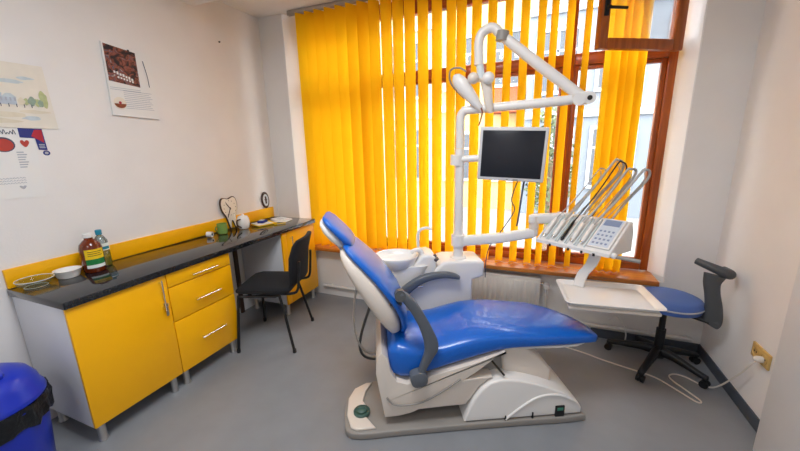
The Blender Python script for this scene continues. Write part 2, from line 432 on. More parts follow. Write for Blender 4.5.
# door unit
o_ = ((XL+XF)/2, (DY0+DY1)/2, 0)
t = thing('base_cabinet', 'yellow single door base cabinet at the near end of the counter', 'cabinet', o_)
carcass(t, DY0, DY1-.001, o_)
b = B(); box(b, (XF-.018, DY0, ZB), (XF, DY1-.003, ZT-.004), .002); dr = obj('door', b, M['yellow'], t, off=o_)
bar_handle(dr, (XF, DY1-.05, .63), (XF, DY1-.05, .84), o_)
b = B(); cyl(b, (XF, DY1-.035, .665), (XF+.008, DY1-.035, .665), .011); box(b, (XF+.008, DY1-.037, .655), (XF+.03, DY1-.033, .675), .001); box(b, (XF+.012, DY1-.045, .585), (XF+.016, DY1-.028, .655), .002); obj('key', b, M['steel'], dr, off=o_)
# drawer unit
o_ = ((XL+XF)/2, (DY1+DY2)/2, 0)
t = thing('drawer_cabinet', 'yellow three drawer cabinet with chrome bar handles under the counter', 'cabinet', o_)
carcass(t, DY1+.001, DY2-.001, o_)
for z0, z1, hz in ((.763, ZT-.004, .80), (.515, .757, .612), (ZB, .509, .31)):
    b = B(); box(b, (XF-.018, DY1+.003, z0), (XF, DY2-.002, z1), .002); dr = obj('drawer', b, M['yellow'], t, off=o_)
    bar_handle(dr, (XF, DY1+.165, hz), (XF, DY1+.37, hz), o_)
# far unit
o_ = ((XL+XF)/2, (DY3+DY4)/2, 0)
t = thing('base_cabinet', 'yellow base cabinet at the window end of the counter, behind the black chair', 'cabinet', o_)
carcass(t, DY3, DY4, o_)
b = B(); box(b, (XF-.018, DY3+.003, ZB), (XF, DY3+.068, ZT-.004), .002); obj('filler_panel', b, M['yellow'], t, off=o_)
b = B(); box(b, (XF-.018, DY3+.072, ZB), (XF, DY4-.002, ZT-.004), .002); dr = obj('door', b, M['yellow'], t, off=o_)
bar_handle(dr, (XF, DY3+.115, .60), (XF, DY3+.115, .81), o_)
b = B(); box(b, (XL+.012, DY4, ZB), (XF, DY4+.006, ZT-.002), .001); obj('side_panel', b, M['yellow'], t, off=o_)
# knee space back panel strip
b = B(); box(b, (XL+.001, 2.415, .0), (XL+.03, 2.45, ZT), .002); tag(obj('support_batten', b, M['clockrim']), 'dark narrow upright batten on the wall in the knee space under the counter', 'batten')
# worktop + backsplash
b = B(); box(b, (XL+.002, .862, .862), (XL+.565, 3.036, .902), .003)
tag(obj('worktop', b, M['granite'], smooth=True), 'long black speckled stone worktop along the left wall', 'worktop')
b = B(); box(b, (XL+.001, .866, .9025), (XL+.019, 3.03, 1.014), .002)
tag(obj('backsplash', b, M['yellow']), 'long yellow upstand board along the wall behind the worktop', 'backsplash')

# ------------------------------------------------------------------ things on the worktop
ZW = .903
def gl(prof, c, m, name, label, cat, group=None, seg=32):
    o = obj(name, lathe(B(), prof, (0, 0, 0), seg, caps=False), m); o.location = c; return tag(o, label, cat, group)
gl([(0, 0), (.05, 0), (.075, .018), (.083, .045), (.08, .045), (.07, .02), (.045, .006), (0, .006)], (-2.665, .945, ZW), M['bowlglass'], 'glass_bowl', 'clear glass bowl at the near end of the worktop', 'bowl')
b = B(); tube(b, [(.0815*math.cos(2*PI*k/40), .0815*math.sin(2*PI*k/40), .046) for k in range(41)], .0022, 8); obj('rim', b, M['rimglass'], bpy.data.objects['glass_bowl'])
b = B(); tube(b, [(.05*math.cos(2*PI*k/40), .05*math.sin(2*PI*k/40), .003) for k in range(41)], .002, 8); obj('base_ring', b, M['rimglass'], bpy.data.objects['glass_bowl'])
gl([(0, 0), (.05, 0), (.056, .01), (.066, .045), (.069, .048), (.063, .047), (.052, .012), (0, .009)], (-2.675, 1.102, ZW), M['porcelain'], 'white_bowl', 'small white bowl beside the brown bottle on the worktop', 'bowl')
t = thing('brown_bottle', 'large brown glass bottle with yellow and green label and white cap', 'bottle', (-2.64, 1.225, ZW)); t.scale = (1.05, 1.05, 1.05)
b = B(); lathe(b, [(0, 0), (.05, 0), (.056, .008), (.056, .145), (.05, .172), (.03, .195), (.021, .203), (.021, .215), (0, .215)]); obj('body', b, M['amber'], t)
b = B(); lathe(b, [(0, .213), (.025, .213), (.025, .236), (.022, .238), (0, .238)]); obj('cap', b, M['white'], t)
def wrap(bm, r, z0, z1, a0, a1, mi=0, n=12, th=.001):
    ring = lambda z: [Vector(((r)*math.cos(a0+(a1-a0)*k/n), (r)*math.sin(a0+(a1-a0)*k/n), z)) for k in range(n+1)] + [Vector(((r-th)*math.cos(a0+(a1-a0)*k/n), (r-th)*math.sin(a0+(a1-a0)*k/n), z)) for k in range(n, -1, -1)]
    return loft(bm, [ring(z0), ring(z1)], mi=mi)
b = B(); A0, A1 = R(-60), R(40)
wrap(b, .0575, .085, .145, A0, A1, 0); wrap(b, .0575, .05, .085, A0, A1, 1); wrap(b, .0575, .03, .05, A0, A1, 2)
for k in range(3): wrap(b, .0582, .105+k*.012, .108+k*.012, A0+.25, A1-.25-.2*(k % 2), 3)
obj('label', b, [M['label_y'], M['label_g'], M['label_w'], M['seam']], t)
t = thing('spray_bottle', 'clear plastic bottle with teal cap and yellow liquid beside the brown bottle', 'bottle', (-2.70, 1.315, ZW)); t.scale = (1, 1, 1.05)
b = B(); lathe(b, [(0, 0), (.035, 0), (.039, .006), (.039, .09), (.036, .1), (.039, .11), (.037, .165), (.02, .195), (.014, .2), (.014, .215)], caps=False); obj('body', b, M['bottleclear'], t)
b = B(); lathe(b, [(0, .004), (.033, .004), (.036, .01), (.036, .06), (0, .06)]); obj('liquid', b, M['label_y'], t)
b = B(); lathe(b, [(0, .205), (.017, .205), (.018, .232), (.015, .236), (0, .236)]); obj('cap', b, M['teal'], t)
b = B(); wrap(b, .0398, .105, .15, R(-100), R(60), 0); wrap(b, .0403, .112, .13, R(-80), R(40), 1); obj('label', b, [M['label_w'], M['teal']], t)
# small roll, mug, clock, pot etc.
t = thing('tape_roll', 'small white tape roll lying by the green mug', 'roll', (-2.66, 2.10, ZW+.024), rot=(0, 0, R(20)))
b = B(); rr = [(.012, -.022), (.024, -.022), (.024, .022), (.012, .022), (.012, -.022)]
loft(b, [[Vector((x, r*math.cos(2*PI*k/24), r*math.sin(2*PI*k/24))) for k in range(24)] for r, x in rr], caps=False); obj('tape', b, M['white'], t)
b = B(); rr = [(.008, -.023), (.012, -.023), (.012, .023), (.008, .023), (.008, -.023)]
loft(b, [[Vector((x, r*math.cos(2*PI*k/24), r*math.sin(2*PI*k/24))) for k in range(24)] for r, x in rr], caps=False); obj('core', b, M['black'], t)
t = thing('green_mug', 'green cup on the worktop between the tape roll and tooth clock', 'cup', (-2.66, 2.235, ZW))
b = B(); lathe(b, [(0, 0), (.038, 0), (.042, .004), (.042, .092), (.04, .094), (.038, .092), (.037, .008), (0, .008)], caps=False); obj('body', b, M['green'], t)
b = B(); tube(b, [(.0, -.04, .075), (.0, -.066, .07), (.0, -.07, .045), (.0, -.04, .02)], .005, 8, 5); obj('handle', b, M['green'], t)
# tooth clock leaning on backsplash
t = thing('tooth_clock', 'tooth shaped clock with dark rim standing against the yellow upstand', 'clock', (-2.735, 2.43, ZW), rot=(0, R(-6), 0)); t.scale = (1, 1.08, 1.12)
out = spl([(-.03, .0), (-.052, .10), (-.085, .17), (-.088, .235), (-.06, .272), (0, .262), (.06, .275), (.088, .24), (.083, .17), (.05, .10), (.03, .0), (0, .075)], 5, True) if False else None
tp = [Vector((y, z, 0)) for y, z in ((-.03, .0), (-.052, .10), (-.085, .17), (-.088, .235), (-.06, .272), (0, .262), (.06, .275), (.088, .24), (.083, .17), (.05, .10), (.032, .0), (.012, .06), (-.010, .06))]
tp = [(v.x, v.y) for v in spl(tp, 5, True)]
b = B(); prism(b, tp, YZ, -.014, .0, .002); obj('rim', b, M['clockrim'], t)
ti = [(y*.92, .137+(z-.137)*.94) for y, z in tp]
b = B(); prism(b, ti, YZ, .0005, .004, .001); obj('face', b, M['clockface'], t)
for a, l, w, nm in ((R(150), .085, .007, 'minute_hand'), (R(35), .06, .008, 'hour_hand')):
    b = B(); mxh = Matrix.Translation((.007, 0, .175)) @ Matrix.Rotation(a, 4, 'X'); box(b, (-.001, -w/2, -.01), (.001, w/2, l), .0, mx=mxh); obj(nm, b, M['clockrim'], t)
b = B(); box(b, (.004, -.006, .17), (.009, .006, .18), .002)
for k in range(12):
    a = k*PI/6; box(b, (.0042, math.sin(a)*.062-.003, .18+math.cos(a)*.062-.003), (.0055, math.sin(a)*.062+.003, .18+math.cos(a)*.062+.003))
obj('dial_marks', b, M['clockrim'], t)
t = thing('white_pot', 'white ceramic pot with dark handle in front of the tooth clock', 'pot', (-2.63, 2.455, ZW)); t.scale = (1.05, 1.05, 1.05)
b = B(); lathe(b, [(0, 0), (.04, 0), (.052, .02), (.056, .06), (.05, .098), (.042, .108), (.04, .106), (.05, .06), (.04, .012), (0, .008)], caps=False); obj('body', b, M['porcelain'], t)
b = B(); lathe(b, [(.043, .106), (.04, .116), (.012, .124), (.01, .134), (0, .136)]); obj('lid', b, M['porcelain'], t)
b = B(); tube(b, [(.02, -.05, .095), (.025, -.09, .09), (.028, -.095, .05), (.02, -.05, .02)], .007, 8, 5); obj('handle', b, M['clockrim'], t)
t = thing('yellow_notepad', 'yellow pad lying on the worktop under the blue box', 'notepad', (-2.57, 2.66, ZW), R(-20))
b = B(); box(b, (-.08, -.10, 0), (.08, .10, .012), .003); obj('cover', b, M['label_y'], t)
b = B(); box(b, (-.078, -.098, .0125), (.078, .06, .016), .001); obj('sheet', b, M['cream_paper'], t)
t = thing('blue_box', 'small dark blue box with pale lid lying on the yellow pad', 'box', (-2.59, 2.66, ZW+.0165), R(15)); t.scale = (.7, .7, .8)
b = B(); box(b, (-.045, -.065, 0), (.045, .065, .028), .004); obj('body', b, M['navy'], t)
b = B(); box(b, (-.03, -.045, .0285), (.03, .02, .036), .003); obj('lid', b, M['skyw'], t)
for (x, y, rz, w, h, lab) in ((-2.53, 2.85, R(12), .21, .15, 'lowest white sheet of the papers at the window end of the worktop'), (-2.56, 2.90, R(-15), .2, .14, 'white sheet on top of the papers at the window end of the worktop'), (-2.62, 2.76, R(40), .12, .09, 'small pale leaflet beside the blue box')):
    z = ZW + (.0045 if 'on top' in lab else 0)
    b = B(); box(b, (-w/2, -h/2, 0), (w/2, h/2, .004), .001)
    for k in range(5): box(b, (-w*.38, -h*.3+k*h*.13, .004), (w*.3-(k % 2)*.03, -h*.3+k*h*.13+.006, .0044), mi=1)
    o = obj('paper_sheet', b, [M['paper'], M['lightink']], smooth=False); o.location = (x, y, z); o.rotation_euler = (0, 0, rz); tag(o, lab, 'paper')
b = B(); tube(b, [(-2.44, 2.66, ZW+.006), (-2.38, 2.76, ZW+.006)], [.005, .005], 8); tag(obj('pen', b, M['label_y']), 'yellow pen lying at the worktop edge near the yellow pad', 'pen')
t = thing('oval_mirror', 'small oval dark framed plaque standing on the yellow upstand', 'plaque', (-2.772, 2.925, 1.0145), rot=(0, R(-3), 0))
b = B(); loft(b, [[Vector((x, .055*k_*math.cos(a), .09+.09*k_*math.sin(a))) for a in [2*PI*i/32 for i in range(32)]] for x, k_ in ((0, 1), (.008, 1), (.011, .94))]); obj('frame', b, M['clockrim'], t)
b = B(); loft(b, [[Vector((x, .055*k_*math.cos(a), .09+.09*k_*math.sin(a))) for a in [2*PI*i/32 for i in range(32)]] for x, k_ in ((.0112, .72), (.0125, .7))]); obj('face', b, M['skyw'], t)
b = B(); box(b, (.0126, -.012, .05), (.0135, .012, .13), .001); box(b, (.0126, -.02, .09), (.0135, .02, .1), .001); obj('motif', b, M['clockrim'], t)

# ------------------------------------------------------------------ papers on left wall
def wallpt(bm, y0, z0, y1, z1, x, th=.0006, mi=0): box(bm, (XL+x, y0, z0), (XL+x+th, y1, z1), mi=mi)
def blob(bm, pts, x, th=.0006, mi=0, n=4, closed=True):
    q = [(v.x, v.y) for v in spl([(y, z, 0) for y, z in pts], n, True)]
    prism(bm, q, YZ, XL+x, XL+x+th, mi=mi)
# landscape watercolour
o_ = (XL, 1.10, 1.96)
t = thing('watercolour', 'pale landscape watercolour on a cream sheet pinned to the left wall', 'painting', o_)
b = B(); prism(b, [(.80, 1.80), (1.27, 1.797), (1.259, 2.153), (.80, 2.15)], YZ, XL+.004, XL+.006); obj('sheet', b, M['cream_paper'], t, smooth=False, off=o_)
b = B()
rn = random.Random(3)
def rag(cy_, cz_, ry, rz_, x, mi, n=11, jit=.25):
    blob(b, [(cy_+ry*(1+rn.uniform(-jit, jit))*math.cos(2*PI*k/n), cz_+rz_*(1+rn.uniform(-jit, jit))*math.sin(2*PI*k/n)) for k in range(n)], x, mi=mi, n=3)
for cy_, cz_, ry, rz_ in ((.90, 2.09, .07, .014), (1.00, 2.075, .05, .012), (1.10, 2.05, .06, .010), (1.17, 2.075, .035, .008), (.95, 2.055, .05, .008)): rag(cy_, cz_, ry, rz_, .0062, 0)
for y0, y1, z1, ro in ((.86, .93, 1.985, .03), (.93, 1.00, 2.0, .035), (1.00, 1.055, 1.98, .025), (1.055, 1.11, 1.965, .02)):
    prism(b, [(y0, 1.925), (y1, 1.925), (y1, z1), (y0, z1)], YZ, XL+.0065, XL+.0072, mi=1)
    prism(b, [(y0-.004, z1), (y1+.004, z1), ((y0+y1)/2+.01, z1+ro), ((y0+y1)/2-.01, z1+ro)], YZ, XL+.0066, XL+.0074, mi=0)
    for k in range(3): wallpt(b, y0+.01+k*.018, 1.945, y0+.017+k*.018, 1.963, .0076, mi=5)
for cy_, cz_, ry, rz_, mi in ((1.13, 1.945, .014, .022, 4), (1.15, 1.945, .013, .02, 2), (1.175, 1.95, .017, .026, 3), (1.20, 1.945, .014, .022, 2), (1.232, 1.965, .018, .045, 2), (1.215, 1.94, .012, .02, 3)): rag(cy_, cz_, ry, rz_, .0068+.0001*mi, mi)
for cy_, cz_, ry, rz_ in ((.93, 1.885, .09, .015), (1.06, 1.87, .09, .014), (1.18, 1.89, .06, .01), (1.0, 1.835, .1, .014)): rag(cy_, cz_, ry, rz_, .0063, 4)
for cy_, cz_, ry, rz_ in ((1.16, 1.855, .04, .012),): rag(cy_, cz_, ry, rz_, .0072, 0)
for k in range(5): wallpt(b, 1.04+.032*k, 1.912, 1.0435+.032*k, 1.93, .0085, mi=6)
obj('paint', b, [M['pondw'], M['housew'], M['treew'], M['treed'], M['sandw'], M['lightink'], M['ink']], t, smooth=False, off=o_)
# letter / certificate
o_ = (XL, 1.04, 1.60)
t = thing('letter_sheet', 'white printed sheet with red emblem taped below the watercolour', 'paper', o_)
b = B(); prism(b, [(.82, 1.41), (1.135, 1.399), (1.15, 1.792), (.82, 1.795)], YZ, XL-.001, XL+.0025); obj('sheet', b, M['paper'], t, smooth=False, off=o_)
b = B()
def disc(bm, y, z, r, x, mi, ry=None, n=20): prism(bm, [(y+(ry or r)*math.cos(2*PI*k/n), z+r*math.sin(2*PI*k/n)) for k in range(n)], YZ, XL+x, XL+x+.0006, mi=mi)
disc(b, 1.01, 1.705, .041, .0027, 1, .048); disc(b, 1.01, 1.703, .034, .0034, 0, .041)
for k in range(9): tube(b, [(XL+.0036, .955+.013*k, 1.762+.003*(k % 2)), (XL+.0036, .96+.013*k, 1.772+.008*(k % 3)), (XL+.0036, .967+.013*k, 1.762)], .0016, 6, 3, mi=1)
blob(b, [(1.10, 1.69), (1.118, 1.712), (1.117, 1.727), (1.107, 1.729), (1.10, 1.721), (1.093, 1.729), (1.083, 1.727), (1.082, 1.712)], .0032, mi=0)
for k in range(7): wallpt(b, 1.055, 1.575+k*.014, 1.085+.006*(k % 3), 1.581+k*.014, .003, mi=2)
for j in range(3):
    for k in range(12): tube(b, [(XL+.0032, .90+.014*k, 1.515-j*.014), (XL+.0032, .905+.014*k, 1.521-j*.014), (XL+.0032, .911+.014*k, 1.514-j*.014)], .0011, 5, 2, mi=2)
blob(b, [(1.045, 1.452), (1.06, 1.468), (1.052, 1.473), (1.045, 1.468), (1.038, 1.473), (1.03, 1.468)], .0032, mi=2)
obj('print', b, [M['red'], M['ink'], M['lightink']], t, smooth=False, off=o_)
# small sticker sheet
o_ = (XL, 1.15, 1.75)
t = thing('sticker_card', 'small blue and red card peeking out beside the white printed sheet', 'sticker', o_)
b = B(); prism(b, [(1.085, 1.745), (1.15, 1.74), (1.155, 1.675), (1.195, 1.672), (1.19, 1.795), (1.085, 1.797)], YZ, XL+.0027, XL+.0037); obj('card', b, M['navy'], t, smooth=False, off=o_)
b = B(); prism(b, [(1.135, 1.752), (1.187, 1.715), (1.188, 1.79), (1.155, 1.79)], YZ, XL+.0038, XL+.0042); obj('red_patch', b, M['crimson'], t, smooth=False, off=o_)
b = B()
for k in range(3): wallpt(b, 1.16, 1.684+.009*k, 1.187, 1.689+.009*k, .0038)
obj('small_print', b, M['lightink'], t, smooth=False, off=o_)
b = B(); disc(b, 1.188, 1.655, .015, -.0002, 0, .017); disc(b, 1.188, 1.655, .008, .0007, 1, .009)
tag(obj('round_sticker', b, [M['navy'], M['lightink']], smooth=False), 'small round blue sticker under the blue and red card', 'sticker')
# calendar brochure
o_ = (XL, 1.76, 2.13)
t = thing('wall_calendar', 'hanging calendar sheet with dark photo on top and small round photo', 'calendar', o_, rot=(0, 0, 0))
def tilt(p): return p
b = B(); prism(b, [(1.586, 1.903), (1.905, 1.890), (1.915, 2.36), (1.598, 2.377)], YZ, XL+.002, XL+.016, .001); obj('pages', b, M['paper'], t, smooth=False, off=o_)
b = B(); prism(b, [(1.602, 2.13), (1.802, 2.11), (1.805, 2.345), (1.606, 2.368)], YZ, XL+.0162, XL+.0168); obj('photo', b, M['photo'], t, smooth=False, off=o_)
b = B()
for k in range(7): wallpt(b, 1.64+.018*k, 2.185-.006*k, 1.652+.018*k, 2.20-.006*k+.004*(k % 2), .0170, mi=0)
for k in range(6): wallpt(b, 1.66+.018*k, 2.155-.004*k, 1.671+.018*k, 2.167-.004*k, .0170, mi=0)
for k in range(10): wallpt(b, 1.68, 1.955+k*.013, 1.875-.01*(k % 3), 1.958+k*.013, .0163, mi=1)
for k in range(2): wallpt(b, 1.60, 2.075+.012*k, 1.80, 2.078+.012*k, .0163, mi=1)
obj('print', b, [M['paper'], M['lightink']], t, smooth=False, off=o_)
b = B(); disc(b, 1.645, 1.985, .042, .0163, 0, .042); prism(b, [(1.645+.038*math.cos(a), 1.985+.03*math.sin(a)-.002) for a in [PI+PI*k/10 for k in range(11)]], YZ, XL+.0172, XL+.0176, mi=1); disc(b, 1.645, 1.99, .009, .0178, 2)
obj('round_photo', b, [M['cream_paper'], M['brown'], M['crimson']], t, smooth=False, off=o_)
b = B(); tube(b, [(XL+.017, 1.85, 2.30), (XL+.022, 1.862, 2.2), (XL+.018, 1.868, 2.12)], .0022, 6, 4); obj('page_curl', b, M['ink'], t, off=o_)
b = B(); cyl(b, (XL, 1.76, 2.352), (XL+.021, 1.76, 2.352), .006, seg=10); obj('pin', b, M['seam'], t, off=o_)
b = B(); cyl(b, (XL-.004, 2.584, 2.61), (XL+.012, 2.584, 2.61), .008, .006, 12); tag(obj('wall_plug', b, M['seam']), 'tiny dark plug in the left wall near the window corner', 'plug')

# ------------------------------------------------------------------ blue bin
t = thing('waste_bin', 'blue plastic waste bin with domed lid and black bag beside the cabinet', 'bin', (-2.385, .56, 0)); t.scale = (1, 1, 1.12)
b = B(); lathe(b, [(0, .0), (.165, 0), (.172, .01), (.205, .40), (.212, .405), (.212, .42), (.2, .42), (.165, .02), (0, .015)], seg=40, caps=False); obj('body', b, M['binblue'], t)
b = B(); rr = []
for q, z in ((.208, .33), (.214, .345), (.213, .39), (.221, .415), (.216, .432), (.203, .43)):
    rr.append([Vector(((q+.006*math.sin(k*1.7)+.004*math.sin(k*4.1+z*40))*math.cos(2*PI*k/64), (q+.006*math.sin(k*1.7)+.004*math.sin(k*4.1+z*40))*math.sin(2*PI*k/64), z+.012*math.sin(k*.9)*(1 if z < .36 else .3))) for k in range(64)])
loft(b, rr, caps=False); obj('bin_bag', b, M['bag'], t)
b = B(); lathe(b, [(.212, .433), (.214, .44), (.21, .455), (.2, .47), (.192, .50), (.168, .54), (.12, .568), (.06, .577), (0, .578)], seg=40); lid = obj('lid', b, M['binblue'], t)
b = B(); prism(b, [(v.x, v.y) for v in spl([(-.11, -.06, 0), (.11, -.06, 0), (.12, .0, 0), (.11, .06, 0), (-.11, .06, 0), (-.12, 0, 0)], 4, True)], XY, .568, .583, .004); obj('flap', b, M['binblue'], lid)

# ------------------------------------------------------------------ visitor chair
a_ = R(20)
CHS = 1.05
t = thing('visitor_chair', 'black upholstered visitor chair at the worktop knee space', 'chair', (-2.10, 2.195, 0), a_)
# local: +x = back, y = across (near = -)
b = B(); rings = []
for x, hw, th, z in ((-.235, .19, .012, .462), (-.225, .205, .022, .463), (-.17, .222, .03, .466), (0, .228, .03, .462), (.15, .222, .03, .458), (.2, .2, .025, .458), (.21, .185, .012, .458)):
    rings.append(sring((x, 0, z+.028), (0, 1, 0), (0, 0, 1), hw, th, 28, 4))
loft(b, rings); obj('seat', b, M['fabric'], t)
b = B(); rings = []
for z, hw, x in ((.535, .17, .275), (.545, .195, .275), (.66, .215, .29), (.76, .215, .30), (.85, .20, .325), (.885, .17, .337), (.893, .14, .34)):
    e = .012 if z in (.535, .893) else .022
    ring = sring((x, 0, z), (0, 1, 0), (1, 0, 0), hw, e, 28, 4)
    for v in ring: v.x -= .05*(abs(v.y)/.215)**2
    rings.append(ring)
loft(b, rings); obj('backrest', b, M['fabric'], t)
for s in (-1, 1):
    b = B(); tube(b, [(-.15, s*.205, .452), (-.19, s*.215, .452), (-.205, s*.22, .43), (-.235, s*.265, .01)], .0115, 12, 4); lg = obj('leg', b, M['black'], t)
    b = B(); lathe(b, [(.013, 0), (.016, .004), (.015, .03), (.012, .032)], (-.235, s*.265, 0), 14); obj('foot_cap', b, M['black'], lg)
    b = B(); tube(b, [(-.15, s*.205, .452), (.10, s*.205, .452), (.14, s*.212, .437), (.235, s*.265, .01)], .0115, 12, 4); lg = obj('leg', b, M['black'], t)
    b = B(); lathe(b, [(.013, 0), (.016, .004), (.015, .03), (.012, .032)], (.235, s*.265, 0), 14); obj('foot_cap', b, M['black'], lg)
b = B()
for x in (-.13, .1): tube(b, [(x, -.205, .452), (x, .205, .452)], .0115, 12)
obj('crossbar', b, M['black'], t); t.scale = (1.0, 1.0, CHS)
for s in (-1, 1):
    b = B(); tube(b, [(.1, s*.17, .457), (.22, s*.17, .46), (.275, s*.17, .49), (.295, s*.165, .62), (.305, s*.16, .72)], .011, 12, 5); obj('back_support', b, M['black'], t)

# ------------------------------------------------------------------ dental chair
CA = R(25.944); A = Vector((-.906, 1.423, 0)); U = Vector((math.cos(CA), math.sin(CA), 0)); V = Vector((-U.y, U.x, 0))
def W(s, t_, z): return A+U*s+V*t_+Vector((0, 0, z))
chair = thing('dental_chair', 'blue and white reclining dental patient chair in the middle of the room', 'dental chair', W(.65, .25, 0), CA)
CO = (.65, .25, 0)
def cpart(name, bm, m, parent=None, **k): return obj(name, bm, m, parent or chair, off=CO, **k)
plate = spl([(0, 0, 0), (.3, -.004, 0), (.62, 0, 0), (1.0, .0, 0), (1.36, .0, 0), (1.40, .05, 0), (1.40, .38, 0), (1.32, .43, 0), (.7, .45, 0), (.2, .45, 0), (.09, .43, 0), (0, .38, 0), (-.05, .28, 0), (-.05, .13, 0)], 4, True)
b = B(); prism(b, [(p.x, p.y) for p in plate], XY, 0.002, .045, .012, 3); bp = cpart('base_plate', b, M['greyp'])
b = B(); pts = [(-.035, .13), (-.035, .27), (.0, .36), (.075, .41), (.115, .41), (.075, .33), (.06, .24), (.10, .16), (.085, .10), (.14, .015), (.03, .01), (-.005, .03)]
prism(b, pts, XY, .043, .062, .008, 3); cpart('foot_pedal_plate', b, M['cream'], bp)
b = B(); lathe(b, [(.05, .055), (.05, .072), (.044, .078), (.044, .074), (.036, .074), (.034, .086), (.02, .094), (0, .096)], (.055, .14, 0), 28); box(b, (.03, .132, .088), (.08, .148, .099), .004); cpart('foot_control', b, mat('foot_control_green', '#3f5c54', .4), bp)
# lift cover (white housing)
arc = [(.662, .05), (.672, .09), (.69, .14), (.72, .205), (.76, .262), (.81, .302), (.868, .318), (.93, .315), (.988, .305), (1.06, .285), (1.141, .256), (1.236, .212), (1.31, .165), (1.355, .128), (1.378, .09), (1.38, .05)]
b = B(); prism(b, arc, XZ, .012, .37, .014, 4); lc = cpart('lift_cover', b, M['white'])
b = B(); pth = [(.91, .012, .05), (.95, .011, .085), (1.0, .011, .125), (1.058, .011, .165), (1.10, .011, .185), (1.147, .011, .196), (1.2, .011, .195), (1.26, .011, .18), (1.337, .011, .135)]
tube(b, pth, .008, 8, 3); cpart('cover_rib', b, M['white'], lc)
b = B(); box(b, (1.212, .004, .046), (1.268, .02, .118), .003); cpart('socket_box', b, M['black'], lc)
b = B(); box(b, (1.222, .001, .088), (1.258, .006, .108), .002); cpart('connector', b, mat('connector_green', '#3c7a68', .4), lc)
b = B(); box(b, (.905, .006, .045), (.912, .02, .075)); box(b, (1.07, .006, .045), (1.078, .02, .085)); cpart('cover_notch', b, M['black'], lc)
# lift arm behind
b = B(); prism(b, [(.58, .29), (.70, .36), (.82, .45), (.92, .49), (1.02, .48), (1.08, .40), (1.06, .27), (.9, .2), (.65, .2)], XZ, .12, .34, .01); cpart('lift_arm', b, M['greyp'])
b = B(); prism(b, [(.92, .30), (.90, .44), (.93, .478), (1.02, .478), (1.13, .40), (1.22, .30), (1.22, .2), (.95, .2)], XZ, .10, .36, .02, 3); cpart('arm_shroud', b, M['cream'])
b = B(); tube(b, [(.81, .096, .432), (.895, .024, .338)], .006, 8); cpart('shroud_seam', b, M['seam'])
# white under-seat shell
shell = [(.195, .105), (.28, .108), (.354, .124), (.392, .142), (.55, .15), (.655, .152), (.672, .155), (.70, .19), (.75, .268), (.80, .312), (.83, .325), (.66, .318), (.74, .37), (.82, .432), (.86, .462), (.9, .482), (.9, .474), (.7, .418), (.466, .357), (.33, .315), (.27, .335), (.237, .40), (.222, .49), (.19, .525), (.17, .50), (.158, .45), (.154, .394), (.168, .29), (.182, .2)]
b = B(); prism(b, shell, XZ, .035, .54, .012, 3); cpart('seat_shell', b, M['cream'])
b = B(); tube(b, [(.21, .030, .24), (.25, .026, .195), (.33, .026, .185), (.42, .026, .20), (.52, .028, .25), (.64, .030, .33)], .005, 8, 4); cpart('shell_groove', b, M['greyp'])
b = B(); prism(b, [(.22, .03), (.66, .03), (.67, .16), (.25, .16)], XZ, .16, .42, .01); cpart('column', b, M['darkgrey'])
# seat cushion : stations s, half width, centre t, z_edge_top, z_bot, crown
st = [(.222, .17, .44, .40, 0, .315), (.228, .215, .50, .365, .01, .315), (.25, .24, .535, .342, .02, .315), (.30, .253, .54, .324, .03, .315), (.36, .26, .522, .328, .035, .315), (.466, .262, .51, .360, .04, .315), (.56, .262, .522, .390, .045, .315), (.66, .262, .548, .418, .045, .315),
      (.75, .262, .565, .443, .045, .315), (.85, .260, .572, .468, .04, .315), (.95, .258, .568, .476, .035, .315), (1.1, .25, .553, .476, .03, .31), (1.22, .238, .543, .474, .028, .305), (1.31, .208, .536, .470, .025, .28), (1.38, .17, .53, .468, .02, .25), (1.44, .125, .524, .467, .014, .21), (1.475, .085, .518, .468, .008, .175), (1.49, .05, .512, .475, .002, .15)]
rings = []
for s, hw, zt, zb, cr, tc_ in st:
    zc, h = (zt+zb)/2, (zt-zb)/2; n = 36; ring = []
    for k in range(n):
        a = 2*PI*k/n; ct, sn = math.cos(a), math.sin(a); e = 2/6
        y = hw*math.copysign(abs(ct)**e, ct); z = h*math.copysign(abs(sn)**e, sn)
        if z > 0: z += cr*(1-(y/hw)**2)*(z/h)
        ring.append(Vector((s, tc_+y, zc+z)))
    rings.append(ring)
b = B(); loft(b, rings); cpart('seat_cushion', b, M['blue'], ang=60)
# foot section underside tray
b = B(); rings = []
for s, hw, z in ((.86, .22, .462), (1.0, .225, .465), (1.25, .20, .462), (1.36, .15, .458), (1.42, .11, .462)):
    rings.append(sring((s, .315-.35*max(0, s-1.15), z), (0, 1, 0), (0, 0, 1), hw, .012, 24, 4))
loft(b, rings); cpart('foot_shell', b, M['white'])
# backrest
def backloft(path, n=28, e=2.8, tc=.30):
    """path: (s, z, half width, half thickness, bow)"""
    rings = []
    for i, (s, z, hw, ht, bow) in enumerate(path):
        p, q = path[max(i-1, 0)], path[min(i+1, len(path)-1)]
        d = Vector((q[0]-p[0], 0, q[1]-p[1])).normalized(); nrm = Vector((-d.z, 0, d.x))
        if nrm.x < 0: nrm = -nrm
        ring = sring((s, tc, z), (0, 1, 0), nrm, hw, ht, n, e)
        ring = [v+nrm*bow*.4*(1-((v.y-tc)/max(hw, .01))**2) for v in ring]
        rings.append(ring)
    return rings
bk = [(-.0, 1.122, .09, .008, 0), (.006, 1.116, .14, .018, .0), (.024, 1.098, .178, .023, .004), (.056, 1.064, .20, .026, .008), (.108, 1.010, .216, .027, .012), (.175, .937, .230, .028, .015), (.238, .85, .236, .028, .015), (.288, .77, .234, .028, .012), (.318, .70, .224, .028, .008), (.328, .63, .20, .026, .004), (.318, .585, .16, .02, 0), (.31, .57, .11, .01, 0)]
b = B(); loft(b, backloft(bk)); bc = cpart('backrest_cushion', b, M['blue'], ang=60)
